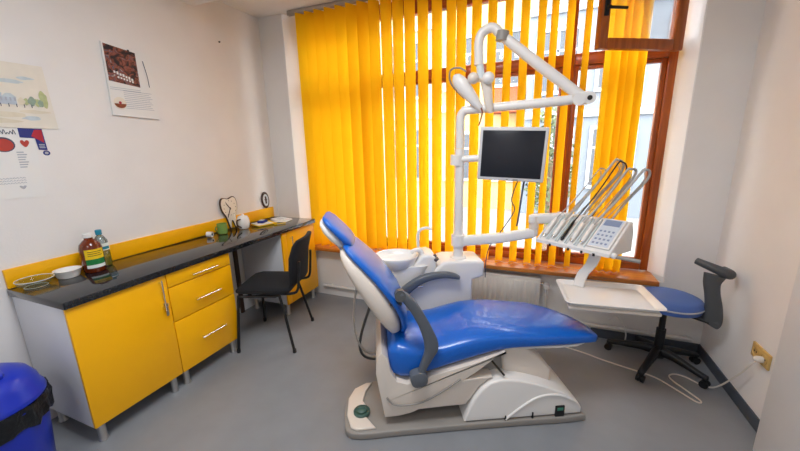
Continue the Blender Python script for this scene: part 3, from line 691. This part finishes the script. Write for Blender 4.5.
bs = [(-.018, 1.09, .09, .008, 0), (-.006, 1.075, .15, .024, 0), (.025, 1.032, .19, .046, 0), (.07, .97, .213, .062, 0), (.128, .885, .230, .072, 0), (.18, .80, .236, .074, 0), (.225, .72, .232, .070, 0), (.258, .65, .215, .058, 0), (.275, .60, .185, .040, 0), (.282, .572, .13, .014, 0)]
b = B(); loft(b, backloft(bs, e=3.2)); cpart('backrest_shell', b, M['cream'])
# headrest
hd = [(-.108, 1.272, .07, .006, 0), (-.100, 1.266, .11, .016, 0), (-.074, 1.238, .135, .023, 0), (-.03, 1.19, .142, .025, 0), (.012, 1.142, .142, .025, 0), (.038, 1.112, .125, .021, 0), (.047, 1.10, .095, .013, 0), (.05, 1.096, .06, .005, 0)]
b = B(); loft(b, backloft(hd)); cpart('headrest_cushion', b, M['blue'], ang=60)
hs = [(-.125, 1.245, .06, .006, 0), (-.116, 1.232, .10, .018, 0), (-.088, 1.198, .12, .032, 0), (-.05, 1.154, .125, .034, 0), (-.015, 1.112, .11, .026, 0), (.0, 1.092, .08, .008, 0)]
b = B(); loft(b, backloft(hs)); cpart('headrest_shell', b, M['white'])
b = B()
for tt in (.25, .35): cyl(b, (-.02, tt, 1.14), (.02, tt, 1.06), .008, seg=12)
cpart('headrest_post', b, M['chrome'])
b = B(); tube(b, [(-.075, .22, 1.20), (-.045, .20, 1.13), (-.01, .2, 1.08)], .005, 8, 4); cpart('headrest_lever', b, M['chrome'])
# armrests
def arm_blade(pts, ws, t0, t1):
    b = B(); P = spl([(x, 0, z) for x, z in pts], 5); ww = [v.x for v in spl([(w, 0, 0) for w in ws], 5)]
    rings = []
    for i, p in enumerate(P):
        d = (P[min(i+1, len(P)-1)]-P[max(i-1, 0)]).normalized(); nrm = Vector((-d.z, 0, d.x))
        rings.append(sring((p.x, (t0+t1)/2, p.z), (0, 1, 0), nrm, (t1-t0)/2, ww[i], 16, 3.4))
    loft(b, rings); return b
b = arm_blade([(.40, .37), (.42, .43), (.45, .50), (.468, .56), (.448, .64), (.415, .72), (.372, .80), (.33, .855), (.30, .882)], [.02, .021, .028, .040, .034, .030, .028, .026, .02], .0, .045)
an_ = cpart('armrest', b, M['armgrey'])
b = B(); loft(b, [sring((.395, tt, .365), (1, 0, .25), (-.25, 0, 1), q, q*.92, 20, 3) for tt, q in ((-.012, .03), (-.006, .045), (.02, .05), (.05, .048))]); cpart('armrest_knob', b, M['armgrey'], an_)
b = arm_blade([(.33, .60), (.38, .64), (.46, .70), (.55, .735), (.65, .745), (.72, .735), (.765, .72)], [.03, .034, .03, .026, .022, .02, .012], .585, .64)
cpart('armrest', b, M['armgrey'])
b = B(); cyl(b, (.30, .02, .868), (.30, .12, .80), .022); cyl(b, (.30, .0, .876), (.30, .06, .865), .03); cyl(b, (.33, .50, .62), (.33, .62, .61), .028); cyl(b, (.25, .10, .80), (.31, .11, .79), .02); cpart('armrest_pivot', b, M['darkgrey'])
b = B(); cyl(b, (.335, .56, .60), (.30, .50, .55), .02); cpart('armrest_bracket', b, M['darkgrey'])

# ------------------------------------------------------------------ dental unit (spittoon + pole)
UO = (.62, .78, 0)
unit = thing('dental_unit', 'white spittoon unit with bowl, water box and tall pole behind patient chair', 'dental unit', W(*UO), CA)
def upart(name, bm, m, parent=None, **k): return obj(name, bm, m, parent or unit, off=UO, **k)
# water box with sloping shoulder
wb = [(.40, .12), (.88, .12), (.88, .675), (.965, .70), (.965, .80), (.95, .815), (.90, .822), (.70, .826), (.655, .818), (.625, .79), (.58, .735), (.52, .675), (.455, .645), (.40, .635)]
b = B(); prism(b, wb, XZ, .655, .92, .022, 4); upart('water_box', b, M['white'])
# base/plinth joining floor
b = B(); box(b, (.42, .68, 0), (.86, .90, .125), .015); upart('plinth', b, M['greyp'])
# spittoon column
b = B(); rings = []
for z, cx, hx_, hy_ in ((.10, .40, .12, .10), (.45, .38, .13, .11), (.62, .365, .15, .13), (.72, .36, .18, .135), (.775, .37, .20, .14), (.80, .38, .20, .14)):
    rings.append(sring((cx, .78, z), (1, 0, 0), (0, 1, 0), hx_, hy_, 32, 3.5))
loft(b, rings); upart('spittoon_column', b, M['white'])
b = B(); prism(b, [(.40, .66), (.60, .66), (.615, .80), (.605, .858), (.565, .878), (.51, .872), (.48, .84), (.43, .79)], XZ, .67, .90, .02, 4); upart('faucet_block', b, M['white'])
b = B(); lathe(b, [(.06, .755), (.11, .77), (.145, .80), (.158, .845), (.165, .862), (.163, .868), (.155, .866), (.148, .852), (.12, .815), (.06, .797), (.02, .79), (0, .788)], (.325, .75, 0), 40, sy=.9); bw = upart('spittoon_bowl', b, M['porcelain'])
b = B(); lathe(b, [(.025, .795), (.022, .80), (0, .801)], (.325, .75, 0), 20); upart('drain', b, M['chrome'], bw)
b = B(); tube(b, [(.497, .76, .87), (.488, .76, .96), (.492, .76, 1.02), (.515, .76, 1.05), (.55, .76, 1.058), (.59, .76, 1.05)], .011, 12, 5); fa = upart('cup_filler_tube', b, M['white'])
b = B(); tube(b, [(.515, .72, .87), (.50, .72, .90), (.465, .72, .905), (.435, .73, .885)], .016, 12, 5); upart('bowl_spout', b, M['white'])
b = B(); ball(b, (.605, .70, .86), .014); cyl(b, (.60, .655, .84), (.62, .67, .85), .012); upart('drain_knob', b, M['darkgrey'])
# chrome cup rest arm in front
b = B(); tube(b, [(.375, .64, .60), (.36, .62, .635), (.40, .60, .665), (.50, .60, .672)], .007, 10, 4); upart('cup_rest', b, M['chrome'])
# pole
b = B(); cyl(b, (.79, .75, .80), (.79, .75, 1.02), .036); cyl(b, (.79, .75, 1.0), (.79, .75, 1.62), .031); cyl(b, (.79, .75, 1.50), (.79, .75, 1.53), .034); pole = upart('pole', b, M['white'])
b = B(); lathe(b, [(.06, .815), (.058, .83), (.04, .842), (.036, .86)], (.79, .75, 0), 28); upart('pole_collar', b, M['white'], pole)
# suction hoses hanging behind the backrest
def floor_hose(name, pts, r, m, label, group=None):
    b = B(); tube(b, pts, r, 10, 8); return tag(obj(name, b, m), label, 'hose', group)

# ------------------------------------------------------------------ operating lamp on the pole
PX, PY = -.524, 2.443
lo = (PX, PY, 1.62)
lamp = thing('operating_lamp', 'white dental operating lamp on jointed swing arms above the monitor', 'lamp', lo)
def lpart(name, bm, m, parent=None, **k): return obj(name, bm, m, parent or lamp, off=lo, **k)
b = B(); tube(b, [(PX, PY, 1.622), (PX, PY, 1.80), (PX+.006, PY, 1.845), (PX+.03, PY, 1.87), (PX+.075, PY, 1.876), (.05, PY-.004, 1.893), (.16, PY-.004, 1.90)], .029, 16, 4); cyl(b, (PX, PY, 1.765), (PX, PY, 1.772), .031); lpart('lower_arm', b, M['white'])
b = B(); cyl(b, (.195, PY-.05, 1.895), (.195, PY+.05, 1.905), .036); cyl(b, (.25, PY-.045, 1.90), (.25, PY+.035, 1.905), .034); box(b, (.19, PY-.04, 1.865), (.25, PY+.03, 1.94), .012); jt = lpart('elbow_joint', b, M['white'])
b = B(); cyl(b, (.25, PY-.048, 1.90), (.25, PY-.044, 1.90), .014); lpart('joint_cap', b, M['black'], jt)
b = B(); tube(b, [(.20, PY, 1.92), (-.04, PY, 2.115), (-.265, PY, 2.305)], [.032, .034, .030], 16); lpart('spring_arm', b, M['white'])
b = B(); tube(b, [(-.25, PY, 2.31), (-.285, PY, 2.325), (-.31, PY, 2.352), (-.35, PY, 2.362), (-.395, PY, 2.335), (-.412, PY, 2.28), (-.41, PY, 2.21), (-.408, PY, 2.15)], .030, 16, 4); lpart('goose_neck', b, M['white'])
b = B(); cyl(b, (-.27, PY-.01, 2.275), (-.262, PY-.01, 2.33), .038); lpart('neck_ring', b, M['greyp'])
b = B(); cyl(b, (-.405, PY, 2.17), (-.388, PY, 2.05), .024); lpart('lamp_stem', b, mat('stem_blue_white', '#d5e0e6', .3))
# head : tear-drop reflector, yoke and knobs
hc = Vector((-.385, PY-.03, 2.0))
b = B(); rings = []
ax = Vector((-.62, -.12, .78)).normalized(); side = Vector((.66, -.52, .52)).normalized(); nn = ax.cross(side).normalized(); side = nn.cross(ax)
bot = Vector((-.375, PY-.03, 1.865))
for s, w, h in ((-.01, .014, .010), (.02, .036, .026), (.07, .058, .038), (.13, .078, .046), (.19, .092, .05), (.24, .09, .044), (.275, .065, .028), (.292, .02, .008)):
    rings.append(sring(bot+ax*s, side, nn, w*.5, h*.9, 24, 2.2))
loft(b, rings); lh = lpart('reflector_housing', b, M['white'])
b = B(); tube(b, [bot+ax*.03-side*.02+nn*.03, bot+ax*.10-side*.05+nn*.02, bot+ax*.2-side*.068+nn*.015, bot+ax*.28-side*.055, bot+ax*.33+side*.0, bot+ax*.30+side*.06, bot+ax*.25+side*.085], .006, 10, 6); lpart('guard_rim', b, M['greyp'])
b = B(); rings = []
for p, w, d in (((-.405, 2.06), .05, .03), ((-.355, 2.05), .06, .035), ((-.345, 1.99), .05, .032), ((-.335, 1.92), .044, .03), ((-.322, 1.865), .038, .026), ((-.318, 1.845), .022, .018)):
    rings.append(sring((p[0], PY-.03, p[1]), (1, 0, .15), (0, 1, 0), w*.62, d, 20, 2.6))
loft(b, rings); lpart('yoke', b, M['cream'])
b = B(); ball(b, (-.428, PY-.08, 2.06), .036); lpart('handle_knob', b, M['cream'])
b = B(); ball(b, (-.335, PY-.07, 2.055), .038); lpart('handle_knob', b, M['white'])
b = B(); tube(b, [(-.378, PY-.05, 1.88), (-.37, PY-.045, 1.85), (-.385, PY-.02, 1.80), (-.40, PY, 1.77)], .005, 8, 4); lpart('lamp_lead', b, M['brown'])

# ------------------------------------------------------------------ monitor
t = thing('monitor', 'grey framed flat monitor with black screen on the unit pole', 'monitor', (-.17, 2.35, 1.58), rot=(R(2), R(2.6), R(1))); t.scale = (1.05, 1, 1.07)
b = B(); box(b, (-.197, -.012, -.158), (.197, .03, .158), .008, 3); bz = obj('housing', b, M['bezel'], t)
b = B(); box(b, (-.178, -.0145, -.138), (.178, -.011, .138), .001); obj('screen', b, M['screen'], t)
b = B(); box(b, (-.12, .03, -.1), (.12, .052, .1), .012); obj('rear_cover', b, M['greyp'], t)
b = B(); box(b, (.02, -.0145, -.152), (.05, -.0115, -.146)); box(b, (-.02, -.0145, -.152), (-.008, -.0115, -.146)); obj('buttons', b, M['greyp'], t)
b = B(); tube(b, [(0, .052, -.01), (0, .085, -.01)], .03, 14); tube(b, [(0, .085, -.012), (-.20, .088, -.035), (-.33, .088, -.048)], .022, 12); obj('mount_arm', b, M['white'], t)
b = B(); cyl(b, (-.352, .09, -.085), (-.352, .09, -.02), .042); obj('pole_clamp', b, M['white'], t)
def lead(pts, r, m, label):
    b = B(); tube(b, pts, r, 8, 8); return tag(obj('monitor_cable', b, m), label, 'cable')
lead([(-.09, 2.385, 1.45), (-.088, 2.40, 1.40), (-.098, 2.41, 1.30), (-.112, 2.41, 1.14), (-.118, 2.41, 1.10)], .006, M['ink'], 'thicker dark monitor cable hanging straight down below the screen')
lead([(-.10, 2.385, 1.45), (-.125, 2.40, 1.41), (-.16, 2.42, 1.28), (-.14, 2.43, 1.20), (-.22, 2.45, 1.05), (-.30, 2.47, .92), (-.325, 2.49, .80), (-.33, 2.52, .66)], .0035, M['ink'], 'thin dark monitor cable trailing down past the swing arm towards the sill')

# ------------------------------------------------------------------ instrument delivery unit
DO = (PX, PY, .93)
dl = thing('instrument_unit', 'white dental instrument head with keypad on a horizontal swing arm', 'instrument unit', DO)
def dpart(name, bm, m, parent=None, **k): return obj(name, bm, m, parent or dl, off=DO, **k)
b = B(); cyl(b, (PX, PY, .92), (PX, PY, 1.0), .052); dpart('arm_collar', b, M['white'])
b = B(); loft(b, [sring(c, (0, 1, 0), (0, 0, 1), w, h, 20, 4) for c, w, h in (((PX+.03, PY, .955), .03, .038), ((PX+.3, PY, 1.0), .03, .036), ((-.01, 2.455, 1.05), .03, .034), ((.015, 2.457, 1.055), .022, .026))]); dpart('swing_arm', b, M['white'])
b = B(); cyl(b, (-.01, 2.457, 1.03), (-.01, 2.457, 1.165), .03); cyl(b, (-.01, 2.457, 1.088), (-.01, 2.457, 1.098), .033); dpart('arm_joint', b, M['cream'])
b = B(); loft(b, [sring(c, (0, 1, 0), (0, 0, 1), w, h, 20, 4) for c, w, h in (((-.045, 2.45, 1.145), .02, .025), ((-.02, 2.455, 1.145), .034, .034), ((.15, 2.53, 1.15), .034, .032), ((.25, 2.55, 1.14), .03, .03))]); dpart('upper_arm', b, M['white'])
HA = R(-31.8); H0 = Vector((.008, 2.365, 1.012)); hux = Vector((math.cos(HA), math.sin(HA), 0)); huy = Vector((-math.sin(HA), math.cos(HA), 0))
def H(x, y, z): return H0+hux*x+huy*y+Vector((0, 0, z))
hp = [(0, 0), (.30, -.02), (.30, .10), (.27, .165), (.24, .172), (.01, .026), (0, .02)]
b = B(); prism(b, hp, lambda p, h: H(h, p[0], p[1]), 0, .455, .008, 3); hdp = dpart('instrument_head', b, M['white'])
# slanted top frame
sl = Vector((.23, .146)).normalized()
def T(x, d, h): return H(x, .01+sl.x*d-sl.y*h, .026+sl.y*d+sl.x*h)     # on the slanted top: x along, d up-slope, h out
def tbox(bm, x0, x1, d0, d1, h0, h1, mi=0, bev=0):
    m_ = Matrix((hux, (T(0, 1, 0)-T(0, 0, 0)), (T(0, 0, 1)-T(0, 0, 0)))).transposed().to_4x4(); m_.translation = T(0, 0, 0)
    return box(bm, (x0, d0, h0), (x1, d1, h1), bev, mi=mi, mx=m_)
b = B(); tbox(b, .315, .442, .012, .262, .0, .014, bev=.006); kp = dpart('keypad', b, M['white'], hdp)
b = B(); tbox(b, .326, .431, .02, .252, .0142, .0155); dpart('keypad_panel', b, M['panel'], kp)
b = B(); tbox(b, .334, .423, .195, .245, .0157, .0168)
dpart('display', b, M['lcd'], kp)
b = B()
for i in range(4):
    for j in range(4):
        tbox(b, .337+i*.023, .349+i*.023, .037+j*.034, .051+j*.034, .0157, .0175, bev=.001)
dpart('keys', b, M['lcd'], kp)
for i in range(5):
    xx = .02+i*.06
    b = B(); tbox(b, xx-.002, xx+.004, .0, .25, .0, .013, bev=.003); tbox(b, xx+.045, xx+.051, .0, .25, .0, .013, bev=.003); dpart('holder', b, mat('holder_pale_blue', '#dde7ea', .35) if i == 0 else bpy.data.materials['holder_pale_blue'], hdp)
for x in (.10, .22, .30, .37): p = H(x, -.0, .004); b = B(); cyl(b, p+Vector((0, 0, -.012)), p+Vector((0, 0, .004)), .007, seg=10); dpart('valve_knob', b, M['black'], hdp)
b = B(); p0, p1 = H(.44, .03, .005), H(.585, .06, .0); tube(b, [p0, p1], .011, 12); dpart('grip_bar', b, M['greyp'], hdp)
b = B(); ball(b, H(.462, .035, .008), .018); dpart('grip_boss', b, M['white'], hdp)
b = B(); loft(b, [sring(c, hux, huy, .033, h, 16, 4) for c, h in ((H(.33, .12, .0), .014), (H(.33, .11, -.05), .013), (H(.315, .11, -.10), .012), (H(.27, .12, -.17), .012), (H(.25, .13, -.22), .012), (H(.245, .13, -.268), .012))]); dpart('tray_bracket', b, M['white'])

# handpieces with hoses, each lying in its holder
tops = [((.362, 2.47, 1.482), (.372, 2.50, 1.42)), ((.438, 2.45, 1.535), (.468, 2.49, 1.46)), ((.458, 2.44, 1.525), (.485, 2.49, 1.44)), ((.508, 2.44, 1.482), (.535, 2.48, 1.43)), ((.586, 2.44, 1.478), (.600, 2.47, 1.41))]
labs = ['leftmost dental handpiece in the holder, with a thin pale hose', 'dental handpiece second from the left, with a pale grey hose', 'dental handpiece with black body and thin black hose',
        'dental handpiece between the black one and the keypad-side one, with grey hose', 'rightmost dental handpiece with grey hose, next to the keypad']
rad = [.0035, .0075, .0042, .0075, .0075]
for i in range(5):
    xx = .0445+i*.06-.001
    a, e = T(xx, .03, .012), T(xx, .19, .02)
    bodym = M['black'] if i == 2 else M['white']
    t = thing('dental_handpiece', labs[i], 'dental handpiece', a, group='handpieces in the instrument holder')
    b = B(); P = [a+(e-a)*k for k in (0, .06, .3, .5, .8, 1)]; tube(b, P, [x_*(.6 if i == 2 else .92) for x_ in (.008, .013, .015, .012, .014, .009)], 14)
    obj('body', b, bodym, t, off=a)
    b = B(); cyl(b, a-(e-a)*.10, a+(e-a)*.02, .006, .011, 12); obj('tip', b, M['chrome'] if i != 2 else M['black'], t, off=a)
    p1, p2 = Vector(tops[i][0]), Vector(tops[i][1])
    mid = e.lerp(p1, .5)+Vector((0, 0, -.005))
    endp = H(min(xx+.02, .42), .275, .10)
    b = B(); tube(b, [e-(e-a)*.1, mid, p1-Vector((.02, 0, .012)), p1, p1.lerp(p2, .5)+Vector((.018, .008, .02)), p2, p2.lerp(endp, .5)+Vector((0, .03, 0)), endp], rad[i], 10, 7)
    obj('hose', b, M['black'] if i == 2 else M['hose'], t, off=a)
# whip support
b = B()
for i in range(5): tube(b, [H(.05+i*.06, .28, .15), Vector(tops[i][1])+Vector((-.02, .01, -.02)), Vector(tops[i][0])+Vector((-.004, .006, -.012))], .003, 6, 4)
dpart('hose_support', b, M['steel'], hdp)

# tray
TA = math.atan2(2.432-2.375, .642-.163)
t = thing('instrument_tray', 'empty white rectangular tray hanging below the instrument head', 'tray', (.417, 2.225, .742), TA)
b = B(); hw, hd = .252, .184
box(b, (-hw+.03, -hd+.03, -.006), (hw-.03, hd-.03, 0), .002)
rings = []
for k, z in ((0.035, -.006), (.03, .0), (.012, .016), (.0, .018), (0, .022), (.014, .022), (.034, .003), (.04, .001)):
    rings.append(sring((0, 0, z), (1, 0, 0), (0, 1, 0), hw-k, hd-k, 48, 14))
loft(b, rings, caps=False); obj('tray_pan', b, M['white'], t)
b = B(); box(b, (-hw+.02, -hd+.02, -.028), (hw-.02, hd-.02, -.008), .008); obj('tray_base', b, M['cream'], t)
b = B(); cyl(b, (.0, .1, -.032), (0, .1, -.026), .02); obj('tray_knob', b, M['darkgrey'], t)

# ------------------------------------------------------------------ stool
sx_, sy_ = .907, 2.827
t = thing('dentist_stool', 'dark blue round operator stool with curved grey backrest by the right wall', 'stool', (sx_, sy_, 0))
SO = (sx_, sy_, 0)
for a, rl in ((158.8, .315), (238.6, .30), (321.5, .292), (24, .30), (105, .25)):
    a = R(a); d = Vector((math.cos(a), math.sin(a), 0)); n_ = Vector((-d.y, d.x, 0)); q_ = rl/.31
    b = B(); loft(b, [sring(d*r*q_+Vector((0, 0, z)), n_, (0, 0, 1), w, h, 14, 3) for r, z, w, h in ((.02, .125, .03, .035), (.1, .12, .026, .028), (.2, .098, .022, .022), (.28, .078, .022, .018), (.32, .072, .02, .016), (.326, .07, .01, .008))]); lg = obj('leg', b, M['black'], t)
    b = B(); c = d*rl
    for s in (-1, 1): q = c+n_*s*.014; cyl(b, q-n_*.009+Vector((0, 0, .026)), q+n_*.009+Vector((0, 0, .026)), .026, seg=18)
    box(b, c+Vector((-.012, -.012, .03)), c+Vector((.012, .012, .066)), .005); obj('caster', b, M['black'], lg)
b = B(); cyl(b, (0, 0, .08), (0, 0, .16), .045, .04); cyl(b, (0, 0, .15), (0, 0, .30), .03); obj('hub', b, M['black'], t)
b = B(); cyl(b, (0, 0, .28), (0, 0, .48), .02); obj('gas_column', b, M['black'], t)
b = B(); box(b, (-.12, -.09, .456), (.14, .09, .476), .006); tube(b, [(.05, -.05, .466), (.2, -.16, .46)], .006, 8); obj('seat_plate', b, M['black'], t)
scx = .02
b = B(); lathe(b, [(0, .476), (.165, .476), (.187, .486), (.195, .518), (.195, .535), (.185, .553), (.16, .564), (.10, .569), (0, .57)], (scx, 0, 0), 44); st_ = obj('seat', b, M['stool_blue'], t)
b = B(); lathe(b, [(.196, .514), (.199, .518), (.199, .523), (.196, .527)], (scx, 0, 0), 44, caps=False); obj('seat_piping', b, M['lightink'], st_)
# backrest
bx = Vector((sx_, sy_, 0))
def sp_(p): return Vector(p)-bx
b = B(); loft(b, [sring(sp_(p), (-.35, .94, 0), (0, 0, 1), .04, h, 16, 3) for p, h in (((.99, 2.80, .468), .008), ((1.06, 2.765, .458), .012), ((1.12, 2.74, .45), .018), ((1.15, 2.728, .45), .02))]); obj('back_bracket', b, M['darkgrey'], t)
b = B(); pts = [(1.136, 2.727, .425), (1.142, 2.727, .44), (1.142, 2.727, .48), (1.135, 2.725, .56), (1.118, 2.73, .65), (1.108, 2.735, .72), (1.115, 2.735, .775)]
rings = []
P = spl([sp_(p) for p in pts], 4); wd = [v.x for v in spl([(w, 0, 0) for w in (.034, .044, .046, .040, .036, .040, .05)], 4)]
for i, p in enumerate(P):
    d = (P[min(i+1, len(P)-1)]-P[max(i-1, 0)]).normalized(); ay = Vector((.9, -.25, 0)); ay = (ay-d*ay.dot(d)).normalized(); ax2 = d.cross(ay)
    rings.append(sring(p, ay, ax2, wd[i]*1.15, .026, 16, 3))
loft(b, rings); obj('back_support', b, M['darkgrey'], t)
b = B(); tube(b, [sp_(p) for p in ((1.03, 2.80, .845), (1.08, 2.755, .83), (1.14, 2.725, .808), (1.185, 2.73, .79), (1.20, 2.775, .785), (1.20, 2.84, .788))], [.022, .026, .03, .032, .03, .022], 16, 6); obj('back_pad', b, M['darkgrey'], t)

# ------------------------------------------------------------------ socket, plug and cables
t = thing('double_socket', 'ivory double wall socket low on the right wall', 'socket', (XR, 2.40, .425))
b = B(); mx = None
box(b, (-.012, -.085, -.045), (0, .085, .045), .004); obj('plate', b, M['ivory'], t)
for y in (.042, -.042):
    b = B(); loft(b, [[Vector((x, y+r*math.cos(2*PI*k/24), r*math.sin(2*PI*k/24))) for k in range(24)] for r, x in ((.03, -.012), (.03, -.016), (.026, -.016), (.024, -.0125))]); so = obj('outlet', b, M['ivory'], t)
    b = B()
    for s in (-1, 1): cyl(b, (-.0135, y+s*.010, 0), (-.0128, y+s*.010, 0), .005, seg=10)
    obj('pin_holes', b, M['hole'], so)
CB = mat('beige_cable', '#d9c3a8', .5)
ZF = .0052
t = thing('power_cable', 'long pale power cable looping over the floor to the wall socket', 'cable', (XR-.02, 2.36, .40)); PO = (XR-.02, 2.36, .40)
b = B(); tube(b, [(XR-.035, 2.372, .40), (XR-.05, 2.38, .37), (XR-.06, 2.45, .25), (1.17, 2.58, .06), (1.13, 2.66, ZF), (1.06, 2.72, ZF), (1.0, 2.735, ZF), (.955, 2.70, ZF), (.965, 2.64, ZF), (1.03, 2.53, ZF), (1.06, 2.47, ZF), (1.03, 2.455, ZF), (.94, 2.56, ZF), (.85, 2.65, ZF), (.66, 2.715, ZF), (.53, 2.76, ZF), (.40, 2.815, ZF), (.2, 2.86, ZF), (.06, 2.80, ZF), (-.1, 2.70, ZF)], .005, 8, 8); obj('cord', b, M['cable'], t, off=PO)
b = B(); loft(b, [sring((x, 2.368, .415), (0, 1, 0), (0, 0, 1), q, q, 16, 2.5) for x, q in ((XR-.013, .018), (XR-.035, .018), (XR-.05, .012), (XR-.055, .006))]); obj('plug', b, M['cable'], t, off=PO)
# white cord end hanging near the stool / tray
b = B(); tube(b, [(.62, 3.07, .20), (.65, 2.99, .27), (.685, 2.93, .25), (.72, 2.94, .16), (.74, 3.0, .03), (.80, 3.04, ZF)], .005, 8, 6)
tag(obj('loose_cable', b, M['white']), 'white cord hanging behind the stool column from the pipe', 'cable')
# hoses behind the backrest of the patient chair
def wl(*p): return [W(*q) for q in p]
floor_hose('suction_hose', wl((.06, .36, .92), (.05, .42, .80), (.02, .46, .62), (.01, .48, .45), (.04, .50, .30), (.10, .56, .19), (.22, .62, .17), (.33, .66, .20)), .007, M['hose'], 'thin grey hose looping down behind the white backrest shell')
floor_hose('suction_hose', wl((.15, .50, .66), (.10, .56, .50), (.05, .60, .33), (.03, .63, .20), (.06, .66, .10), (.15, .68, .06), (.3, .69, .08)), .010, M['darkgrey'], 'thicker dark hose looping to the floor behind the patient chair')

# ------------------------------------------------------------------ street outside
ZS = -.55
gs = obj('street_ground', box(B(), (-30, YB+.45, ZS-.1), (30, 22, ZS)), M['pave'], smooth=False); gs['kind'] = 'structure'
def building(x0, x1, y, h, m, label, rows, cols, wz, ww, wh, trim=True):
    o_ = ((x0+x1)/2, y, ZS)
    t = thing('building', label, 'building', o_)
    b = B(); box(b, (x0, y, ZS), (x1, y+5, h)); obj('wall', b, m, t, smooth=False, off=o_)
    b = B()
    for z in wz[1:]: box(b, (x0, y-.12, z-.75), (x1, y, z-.55), .02)
    box(b, (x0, y-.25, h-.3), (x1, y+.1, h), .04)
    obj('cornice', b, M['ftrim'], t, off=o_)
    for z in wz:
        for c in range(cols):
            xc = x0+(c+.5)*(x1-x0)/cols
            b = B(); fr = .09
            box(b, (xc-ww/2-fr, y-.06, z-fr), (xc-ww/2, y+.02, z+wh+fr)); box(b, (xc+ww/2, y-.06, z-fr), (xc+ww/2+fr, y+.02, z+wh+fr))
            box(b, (xc-ww/2, y-.06, z+wh), (xc+ww/2, y+.02, z+wh+fr)); box(b, (xc-ww/2-.06, y-.12, z-fr), (xc+ww/2+.06, y+.02, z))
            box(b, (xc-.03, y-.03, z), (xc+.03, y+.01, z+wh)); box(b, (xc-ww/2, y-.03, z+wh*.66), (xc+ww/2, y+.01, z+wh*.66+.06))
            fo = obj('window', b, M['ftrim'], t, smooth=False, off=o_)
            b = B(); box(b, (xc-ww/2, y-.012, z), (xc+ww/2, y-.004, z+wh)); obj('window_pane', b, M['winp'], fo, smooth=False, off=o_)
building(-17, -3.4, 12, 8.5, M['facade'], 'pale rendered house across the street seen left through the slats', 2, 6, (.5, 3.3, 6.1), 1.1, 1.7)
building(-3.4, -.5, 12.2, 7.5, M['facade2'], 'cream house with an orange awning across the street behind the lamp arm', 2, 2, (.5, 3.5), .9, 1.5)
building(-.5, 9, 11.6, 9, M['facade3'], 'grey house with white framed windows across the street at right', 2, 6, (.4, 3.1, 5.9), 1.0, 1.6)
b = B(); prism(b, [(12.2, 3.5), (11.5, 2.75), (11.5, 2.6), (12.2, 2.6)], YZ, -1.5, -.6); obj('awning', b, M['awn'], bpy.data.objects['building.001'], smooth=False, off=(-1.95, 12.2, ZS))
# tree
def tree(x, y, h, label):
    o_ = (x, y, ZS); t = thing('tree', label, 'tree', o_)
    b = B(); tube(b, [(x, y, ZS), (x+.03, y, ZS+1.0), (x-.02, y, ZS+1.9)], [.08, .065, .05], 10, 4)
    for k in range(7):
        a = k*2.4; tube(b, [(x, y, ZS+1.1+.12*k), (x+.35*math.cos(a), y+.35*math.sin(a), ZS+1.6+.16*k)], [.03, .012], 6)
    obj('trunk', b, M['bark'], t, off=o_)
    b = B(); rnd = random.Random(5)
    for k in range(900):
        while True:
            p = Vector((rnd.uniform(-1, 1), rnd.uniform(-1, 1), rnd.uniform(-1, 1)))
            if p.length < 1: break
        p = Vector((x+p.x*.40, y+p.y*.45, ZS+1.75+p.z*1.1))
        u = Vector((rnd.uniform(-1, 1), rnd.uniform(-1, 1), rnd.uniform(-1, 1))).normalized(); v = u.orthogonal().normalized(); s = rnd.uniform(.04, .075)
        b.faces.new([b.verts.new(q) for q in (p-u*s, p+v*s*.5, p+u*s, p-v*s*.5)])
    obj('foliage', b, M['leaf'], t, smooth=False, off=o_)
tree(.16, 6.6, 3, 'small leafy street tree seen between the slats right of the monitor')

# ------------------------------------------------------------------ light
w = bpy.data.worlds.new('world'); S.world = w; w.use_nodes = True
bg = w.node_tree.nodes['Background']; bg.inputs['Color'].default_value = (.93, .97, 1, 1); bg.inputs['Strength'].default_value = 13.0
def area(name, loc, rot, sx, sy, power, col=(1, 1, 1)):
    l = bpy.data.lights.new(name, 'AREA'); l.shape = 'RECTANGLE'; l.size = sx; l.size_y = sy; l.energy = power; l.color = col
    o = bpy.data.objects.new(name, l); C.objects.link(o); o.location = loc; o.rotation_euler = rot; return o
area('ceiling_light', (-.7, .9, 2.93), (0, 0, 0), 1.2, .6, 44, (.95, .975, 1))
area('ceiling_light_rear', (-.7, -1.2, 2.93), (0, 0, 0), 1.2, .6, 19, (.95, .975, 1))
S.view_settings.view_transform = 'Standard'; S.view_settings.look = 'None'; S.view_settings.gamma = 1; S.view_settings.exposure = .12
S.view_settings.use_curve_mapping = False
